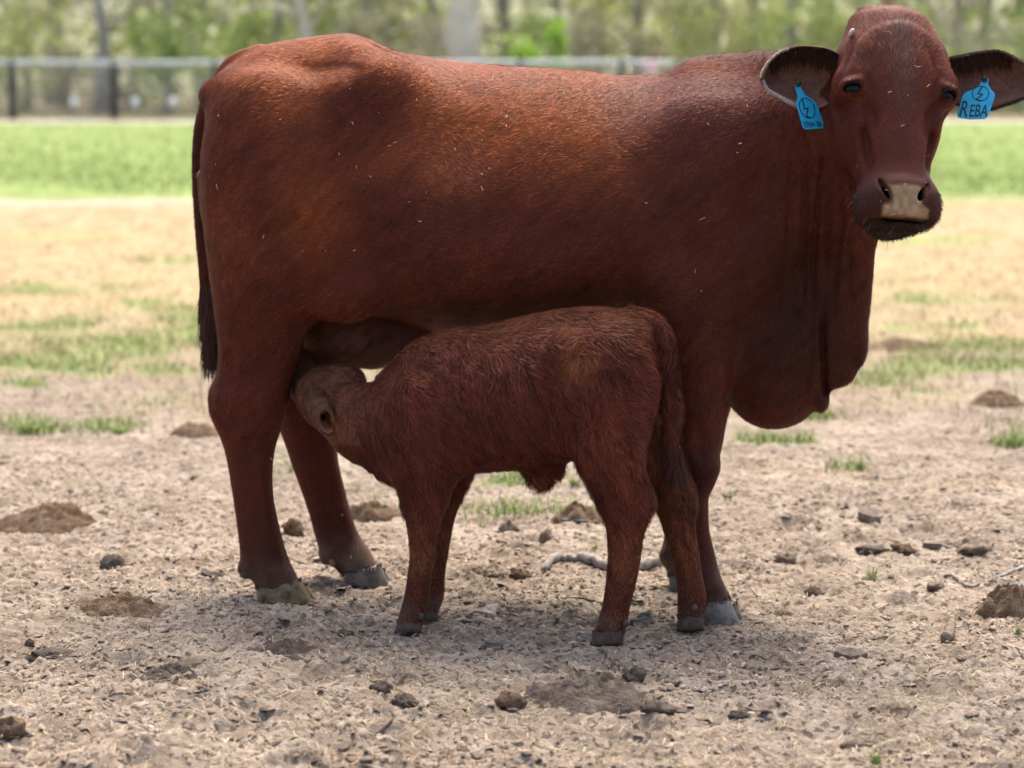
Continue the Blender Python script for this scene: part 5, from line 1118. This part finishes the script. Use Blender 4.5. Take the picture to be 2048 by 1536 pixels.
# ---- ear tags
def tag_plate(outline, c0, Y0, au, av, parent, label, text_items, circle, bolt, stud):
    def pt(u, v, lift=0): return P(u, v, Y0+au*(u-c0[0])+av*(v-c0[1])-lift)
    e = empty('ear_tag', tuple(pt(*c0))); e.parent = parent; e.matrix_parent_inverse = Matrix.Translation(parent.location).inverted(); e['label'] = label
    # round the outline a little and give it thickness with a bevelled rim
    o = np.array(outline, float); pts = []
    for i in range(len(o)):
        a, b, c = o[i-1], o[i], o[(i+1) % len(o)]
        l = min(2.5, .3*np.linalg.norm(a-b), .3*np.linalg.norm(c-b)); p0 = b+(a-b)/max(np.linalg.norm(a-b), 1e-6)*l; p1 = b+(c-b)/max(np.linalg.norm(c-b), 1e-6)*l
        pts += [p0, .25*p0+.5*b+.25*p1, p1]
    pts = np.array(pts); cen = pts.mean(0); ins = cen+(pts-cen)*.965; n = len(pts)
    V = np.array([pt(*q) for q in ins]+[pt(*q, -.0008) for q in pts]+[pt(*q, -.0026) for q in pts])
    F = [tuple(range(n))]+[(i, n+i, n+(i+1) % n, (i+1) % n) for i in range(n)]+[(n+i, 2*n+i, 2*n+(i+1) % n, n+(i+1) % n) for i in range(n)]+[tuple(range(3*n-1, 2*n-1, -1))]
    w = bpy.data.objects
    def sub(name, V, F, mat, smooth=False):
        m = mesh(name, V, F, mat, None, smooth); m.parent = e; m.matrix_parent_inverse = Matrix.Translation(Vector(pt(*c0))).inverted(); return m
    sub('tag_panel', V, F, M_TAG)
    def stroke(name, path, wd):
        p = np.array(path, float); VV, FF = [], []
        for a, b in zip(p[:-1], p[1:]):
            d = (b-a)/max(np.linalg.norm(b-a), 1e-6); s = np.array([-d[1], d[0]])*wd/2; a2, b2 = a-d*wd*.3, b+d*wd*.3; k = len(VV)
            VV += [pt(*(a2-s), .0006), pt(*(b2-s), .0006), pt(*(b2+s), .0006), pt(*(a2+s), .0006)]; FF.append((k, k+1, k+2, k+3))
        return sub(name, VV, FF, M_INK)
    cu, cv, ra, rb, rot = circle; ring = []
    for i in range(41):
        t = 2*math.pi*i/40; x, y = ra*math.cos(t), rb*math.sin(t); ring.append((cu+x*math.cos(rot)-y*math.sin(rot), cv+x*math.sin(rot)+y*math.cos(rot)))
    stroke('emblem_ring', ring, 1.7); stroke('emblem_bolt', bolt, 2.6)
    for body_t, q in text_items:       # q: four picture corners of the text box: bottom-left, bottom-right, top-right, top-left
        cu_ = bpy.data.curves.new('lettering', 'FONT'); cu_.body = body_t; cu_.offset = .012; ob = bpy.data.objects.new('lettering_source', cu_); COL.objects.link(ob)
        bpy.context.view_layer.update(); me = bpy.data.meshes.new_from_object(ob.evaluated_get(bpy.context.evaluated_depsgraph_get()))
        vs_ = np.array([v.co[:] for v in me.vertices]); fs_ = [tuple(p.vertices) for p in me.polygons]
        bpy.data.objects.remove(ob); bpy.data.meshes.remove(me)
        lo, hi = vs_.min(0), vs_.max(0); s_ = (vs_[:, 0]-lo[0])/(hi[0]-lo[0]); t_ = (vs_[:, 1]-lo[1])/(hi[1]-lo[1]); q = np.array(q, float)
        uv = ((1-s_)*(1-t_))[:, None]*q[0]+(s_*(1-t_))[:, None]*q[1]+(s_*t_)[:, None]*q[2]+((1-s_)*t_)[:, None]*q[3]
        sub('lettering', np.array([pt(*k, .0006) for k in uv]), fs_, M_INK)
    b = ball('stud', pt(*stud, .004), (.0075, .004, .0085), M_STUD, None, seg=16); b.parent = e; b.matrix_parent_inverse = Matrix.Translation(Vector(pt(*c0))).inverted()
tag_plate([(1589, 166), (1592, 180), (1596, 194), (1592, 206), (1605, 254), (1610, 259), (1645, 257), (1649, 252), (1634, 207), (1627, 201), (1610, 189), (1601, 174), (1599, 166)], (1612, 210), 5.945, .0006, -.0002, cow,
          'blue tag with a circled lightning bolt and a small number on the ear over the shoulder',
          [('V39684-1080', [(1609, 255), (1646, 253), (1642, 242), (1606, 243)])], (1614.5, 216.5, 21, 14, 1.13), [(1605, 197), (1609, 218), (1616, 216.5), (1613, 233), (1623, 236)], (1596, 167))
tag_plate([(1963, 156), (1962, 165), (1957, 172), (1946, 179), (1930, 185), (1925, 191), (1914, 231), (1917, 236), (1940, 239), (1970, 238), (1976, 233), (1990, 192), (1989, 186), (1981, 178), (1976, 168), (1977, 156)], (1955, 200), 5.935, -.0002, -.0002, cow,
          'blue tag reading REBA under a circled lightning bolt',
          [('R', [(1918, 232), (1935, 234), (1940, 203), (1926, 201)]), ('EBA', [(1938, 233.5), (1974, 233.5), (1979, 209), (1942, 209)])], (1961, 187, 16.5, 14.5, 0), [(1964, 174), (1956, 187), (1965, 189), (1952, 199.5), (1963, 201)], (1969, 158))

# ---- hooves
def claw(name, hb, tb, tt, ht, Y, hw, mat, parent, toe_in=0.0):
    """picture points: heel bottom, toe bottom, toe top, heel top"""
    hb, tb, tt, ht = [P(*q, Y) for q in (hb, tb, tt, ht)]; V = []; ns = 22; nr_ = 7
    for i in range(nr_):
        t = i/(nr_-1); a = hb*(1-t)+ht*t; b = tb*(1-t)+tt*t; c = (a+b)/2; h = (b-a)/2; bulge = 1+.10*math.sin(math.pi*t)-.12*t+(-.05 if i == 0 else 0)
        for j in range(ns):
            ph = 2*math.pi*j/ns; cx, sy = math.cos(ph), math.sin(ph)
            taper = 1-.38*max(cx, 0)**2; x = np.sign(cx)*abs(cx)**.8
            V.append(c+h*x+np.array([0, hw*bulge*np.sign(sy)*abs(sy)**.8*taper+toe_in*max(cx, 0)**2, .0015*math.sin(3*ph+t*9)]))
    F = [(i*ns+j, i*ns+(j+1) % ns, (i+1)*ns+(j+1) % ns, (i+1)*ns+j) for i in range(nr_-1) for j in range(ns)]+[tuple(range(ns-1, -1, -1)), tuple((nr_-1)*ns+j for j in range(ns))]
    V = np.array(V); top = V[-ns:].copy(); top[:, 2] += .004*np.sin(np.arange(ns)*2.3); V[-ns:] = top; o = mesh(name, V, F, mat, parent)
    rr_ = np.random.default_rng(int(abs(hb[0]*1e4))); n_ = 260; j = rr_.integers(0, ns, n_); f_ = rr_.random((n_, 1)); q = top[j]*(1-f_)+top[(j+1) % ns]*f_; cc_ = top.mean(0); out = nrm((q-cc_)*np.array([1, 1, 0])); sz = hw/.03
    cl_h = np.clip((np.array([.075, .032, .024]) if parent.name == 'cow' else np.array([.14, .05, .03]))*rr_.uniform(.5, 1.7, (n_, 1)), 0, 1)
    lock('coronet_hair', q+out*.0015+np.array([0, 0, .004*sz]), out*.12+np.array([0, 0, -1.]), rr_.uniform(.006, .011, n_)*sz, cl_h, .0014, M_COAT, o, seg=2, grav=.2, seed=3, nrm_dir=out)
    return o
claw('hoof', (514, 1204), (630, 1212), (601, 1160), (512, 1174), 6.235, .031, M_HOOF, cow, .004); claw('hoof', (525, 1200), (642, 1205), (614, 1168), (530, 1174), 6.298, .030, M_HOOF, cow, -.006)
claw('hoof', (695, 1170), (780, 1176), (762, 1130), (685, 1142), 6.462, .030, M_HOOFG, cow, .004); claw('hoof', (705, 1160), (788, 1165), (770, 1138), (702, 1144), 6.523, .029, M_HOOFG, cow, -.006)
claw('hoof', (1395, 1248), (1487, 1261), (1459, 1197), (1390, 1205), 6.032, .031, M_HOOFG, cow, .004); claw('hoof', (1412, 1236), (1494, 1248), (1473, 1206), (1405, 1210), 6.093, .030, M_HOOFG, cow, -.006)
claw('hoof', (1340, 1182), (1422, 1190), (1400, 1146), (1336, 1150), 6.402, .029, M_HOOFG, cow, .004); claw('hoof', (1348, 1178), (1428, 1185), (1406, 1142), (1344, 1146), 6.46, .029, M_HOOFG, cow, -.004)
for (uu, vv, YY, c) in ((491, 1146, 6.228, M_HOOFD), (497, 1140, 6.295, M_HOOFD), (668, 1122, 6.458, M_HOOF), (650, 1118, 6.535, M_HOOF), (1376, 1176, 6.02, M_HOOFG), (1332, 1116, 6.405, M_HOOFD), (1338, 1112, 6.458, M_HOOFD)):
    ball('dewclaw', P(uu, vv, YY), (.014, .011, .016), c, cow, seg=14)

# ------------------------------------------------------------------ the calf
def calf_colour(p, n):
    u, v = pixof(p); lo = fbm(p*6, 3, 15); base = np.tile(COATM*np.array([.98, 1.0, 1.0]), (len(p), 1))*(1+.14*lo)[:, None]
    w = .95*spot(u, v, 1160, 722, 36, 30); w = np.maximum(w, .6*(p[:, 2] < .33)*np.clip((.33-p[:, 2])/.12, 0, 1)*np.clip((p[:, 2]-.10)/.07, 0, 1))
    w = np.maximum(w, .75*spot(u, v, 1300, 850, 26, 120)*(p[:, 1] > 5.90)); w = np.maximum(w, .7*spot(u, v, 1335, 1000, 40, 60)*(p[:, 1] > 5.90)); w = np.maximum(w, .35*np.clip((n[:, 2]-.4)*2, 0, 1)*(p[:, 2] > .6))
    w = np.clip(w*(1+.4*fbm(p*12, 2, 19)), 0, 1); base = base*(1-w[:, None])+np.array([.24, .085, .032])*w[:, None]
    hd = np.clip((745-u)/60, 0, 1)*(v < 885)*.75; base = base*(1-hd[:, None])+np.array([.23, .088, .046])*hd[:, None]
    du = np.clip((.10-p[:, 2])/.10, 0, 1)*np.clip(.4+.5*fbm(p*30, 3, 72), 0, .7); base = base*(1-du[:, None])+np.array([.30, .225, .165])*du[:, None]
    tl = np.clip((u-1312)/8, 0, 1)*np.clip((v-640)/60, 0, 1)*(v < 985)*(p[:, 1] < 5.91)*.3; base = base*(1-tl[:, None])+np.array([.05, .02, .018])*tl[:, None]
    return base, None
def calf_flow(p, n):
    u, v = pixof(p); d = np.zeros_like(p); d[:, 0] = .45; d[:, 2] = -1.0
    nk = np.clip((800-u)/90, 0, 1)[:, None]; d = d*(1-nk)+np.array([.75, 0, -.65])*nk
    top = np.clip((n[:, 2]-.5)*2, 0, 1)[:, None]; d = d*(1-top)+np.array([1., 0, -.1])*top
    rear = np.clip((u-1180)/80, 0, 1)[:, None]*np.clip((900-v)/80, 0, 1)[:, None]; d = d*(1-rear)+np.array([.75, 0, -.8])*rear
    wl = spot(u, v, 1160, 722, 50, 45); a = np.arctan2(v-715, u-1150)+1.2; sw = np.stack([np.cos(a), 0*a, -np.sin(a)], 1); d = d*(1-wl[:, None])+sw*wl[:, None]
    leg = np.clip((.36-p[:, 2])/.1, 0, 1)[:, None]; d = d*(1-leg)+np.array([0.05, 0, -1.])*leg
    tl = (np.clip((u-1310)/8, 0, 1)*np.clip((v-660)/40, 0, 1)*(p[:, 1] < 5.915)*(v < 980))[:, None]; d = d*(1-tl)+np.array([.12, 0, -1.])*tl
    t = nrm(np.cross(n, nrm(d))); return nrm(d)+t*(fbm(p*10, 2, 33)*.55)[:, None]
def calf_len(p, n):
    u, v = pixof(p); L = np.full(len(p), .031); L[p[:, 2] < .30] = .016; L[p[:, 2] < .16] = .010
    L[(u < 745)] = .014; L[(np.abs(u-1080) < 45) & (v > 925) & (v < 985)] = .045
    tl = (u > 1312) & (v > 690) & (v < 985) & (p[:, 1] < 5.915); L[tl] = .042
    return L
calf = empty('calf', (.02, 5.95, 0)); tag(calf, 'small shaggy red brown calf nursing under the cow with its rump to the right', 'calf')
cb = mesh('body', calf_V, calf_Q, M_CALF, calf); cN = vnormals(calf_V, calf_Q); cc_, _ = calf_colour(calf_V, cN); attr_c(cb, 'coat', np.clip(cc_*.4, .003, 1))
strands('coat', calf_V, calf_Q, 160000, lambda c, f: facing(c, f)*np.where(c[:, 2] < .02, 0, 1), calf_len, lambda p, n: np.full(len(p), .0015), calf_flow, calf_colour, lambda p, n: np.where(p[:, 2] < .3, .18, .26), M_CALFCOAT, calf, seed=9, bend=True, wave=.30, clump=.34, cscale=58, rough=.6, stretch=(.38, 0, -1.))
# ear: a soft funnel hanging on the near side, its opening turned to the camera
def funnel(name, axis_pts, radii, ax_dir, parent, mat):
    ns = 22; V = []
    for (c, (ra, rb), d) in zip(axis_pts, radii, ax_dir):
        d = nrm(np.array(d)); sx = np.array([.28, 0, -1.]); sx = nrm(sx-d*(sx@d)); sy = np.cross(d, sx)
        for j in range(ns):
            t = 2*math.pi*j/ns; V.append(c+sx*ra*math.cos(t)+sy*rb*math.sin(t))
    nr_ = len(axis_pts); F = [(i*ns+j, i*ns+(j+1) % ns, (i+1)*ns+(j+1) % ns, (i+1)*ns+j) for i in range(nr_-1) for j in range(ns)]
    o = mesh(name, V, F, mat, parent); V = np.array(V)
    t = np.repeat(np.linspace(0, 1, nr_), ns)[:, None]; c = np.array([.19, .082, .045])*(1-.0*t); inn = (np.arange(len(V))//ns >= nr_-2)[:, None]
    c = np.where(inn, np.array([.12, .05, .03])*(np.clip((nr_-np.arange(len(V))//ns)/3., .4, 1))[:, None], c); c = c*(1+.2*fbm(V*70, 2, 3))[:, None]
    low = np.tile(np.cos(2*np.pi*np.arange(ns)/ns), nr_) > .1; sel = low & (np.arange(len(V))//ns >= nr_-3); c[sel] = (.24, .105, .06); c[:22*4] *= .6; attr_c(o, 'coat', np.clip(c, .003, 1)); return o, V, np.array(F)  # lower inner wall painted tan as if lit, upper wall left darker
axp = [P(628, 790, 6.15), P(631, 804, 6.095), P(639, 822, 6.05), P(647, 835, 6.028), P(653, 843, 6.012), P(653, 843, 6.0115), P(651, 839, 6.026), P(646, 831, 6.05)]
rad = [(.028, .024), (.034, .029), (.038, .031), (.038, .028), (.0345, .0215), (.0305, .0175), (.025, .013), (.014, .008)]
dr = [(.3, -1, -.5), (.4, -.9, -.6), (.45, -.8, -.7), (.4, -.8, -.55), (.2, -.95, -.2), (.2, -.95, -.2), (.2, -.95, -.2), (.2, -.95, -.2)]
eo, eV, eF = funnel('ear', axp, rad, dr, calf, M_CALF)
ring_i = eF[:, 0]//22; eQ = eF[ring_i < 4]
ri = ring_i[ring_i < 4]; axa = np.array(axp); fnn = np.cross(eV[eQ[:, 2]]-eV[eQ[:, 0]], eV[eQ[:, 3]]-eV[eQ[:, 1]])
if (fnn*(eV[eQ].mean(1)-(axa[ri]+axa[ri+1])/2)).sum() < 0: eQ = eQ[:, ::-1]
strands('ear_hair', eV, eQ, 5200, lambda c, f: np.ones(len(c)), lambda p, n: np.full(len(p), .017), lambda p, n: np.full(len(p), .0013), lambda p, n: np.tile(np.array([.45, -.3, -.75]), (len(p), 1)), lambda p, n: (np.tile(np.array([.23, .10, .054]), (len(p), 1)), None), lambda p, n: np.full(len(p), .35), M_CALFCOAT, eo, seed=12, rough=.6, clump=.3, cscale=70)
r = np.random.default_rng(5); k = 22*4+r.integers(0, 22, 700); en = nrm(eV[k]-np.array(axp)[4])
lock('ear_rim', eV[k], en*.8+np.array([.1, -.7, -.2]), r.uniform(.004, .009, 700), np.clip(np.array([.26, .125, .07])*r.uniform(.6, 1.4, (700, 1)), 0, 1), .0012, M_CALFCOAT, eo, seg=2, grav=.2, seed=6)
for q, YY in (((632, 775), 6.142),):
    ball('eye', P(604, 800, 6.215), .013, M_EYE, calf, seg=16)
# tail tuft and belly tuft
path = np.array([P(1340, 860, 5.88), P(1344, 900, 5.88), P(1350, 945, 5.885)]); rt, off, tt = tail_roots(path, 900, .010, r)
lock('tail_tuft', rt, off*.5+np.array([.05, 0, -1.]), r.uniform(.03, .06, 900), np.clip(np.array([.045, .018, .015])*r.uniform(.6, 2, (900, 1)), 0, 1), .0015, M_CALFCOAT, calf, grav=.6, seed=14)
# hooves of the calf
def calf_foot(near, Y, hw):
    (hb, tb, tt, ht) = near
    for s_ in (-1, 1): claw('hoof', hb, tb, tt, ht, Y+s_*hw*1.02, hw, M_HOOFD, calf, -s_*.002)
calf_foot(((843, 1264), (788, 1265), (795, 1243), (845, 1246)), 5.93, .017)
calf_foot(((876, 1240), (835, 1241), (840, 1220), (876, 1222)), 6.06, .017)
calf_foot(((1246, 1287), (1180, 1288), (1186, 1264), (1249, 1262)), 5.82, .019)
calf_foot(((1408, 1258), (1353, 1260), (1356, 1234), (1409, 1232)), 5.95, .018)
for (uu, vv, YY) in ((841, 1232, 5.905), (1252, 1247, 5.79), (1389, 1216, 5.918), (872, 1206, 6.04)): ball('dewclaw', P(uu, vv, YY), (.008, .007, .010), M_HOOFD, calf, seg=12)
# chaff caught on the hides
r = np.random.default_rng(88); NB = 115; k = []
uq, vq = pixof(cow_V); facingv = (nrm(np.array([0, 0, CAM_H])-cow_V)*N_).sum(1) > .25
wgt = facingv*(.09+3.4*spot(uq, vq, 1150, 200, 170, 90)+2.5*spot(uq, vq, 1270, 190, 60, 50)+.45*spot(uq, vq, 700, 300, 300, 200)+.55*spot(uq, vq, 1795, 160, 50, 150)+.9*spot(uq, vq, 1812, 385, 50, 40)); wgt = wgt*(uq < 1910); wgt /= wgt.sum()
k = r.choice(len(cow_V), NB, p=wgt); p = cow_V[k]+N_[k]*.008; d = r.normal(0, 1, (NB, 3)); d = nrm(d-N_[k]*(d*N_[k]).sum(1, keepdims=True)*.85)
L = np.clip(r.lognormal(-5.1, .55, NB), .003, .026)
VV, FF = [], []
for i in range(NB):
    s1 = nrm(np.cross(N_[k[i]], d[i])); a = p[i]-d[i]*L[i]/2; b = p[i]+d[i]*L[i]/2+N_[k[i]]*r.uniform(0, .004); c = (a+b)/2+s1*r.normal(0, .12)*L[i]; w = r.uniform(.0006, .0011); j = len(VV)
    for q in (a, c, b): VV += [q-s1*w, q+s1*w, q+N_[k[i]]*w*1.4]
    for m in (0, 3): FF += [(j+m, j+m+1, j+m+4, j+m+3), (j+m+1, j+m+2, j+m+5, j+m+4), (j+m+2, j+m, j+m+3, j+m+5)]
hc = mesh('hay_chaff', VV, FF, M_STRAW, None, False); tag(hc, 'tiny pale bits of straw scattered over the cow\'s back and face', 'chaff', kind='stuff')
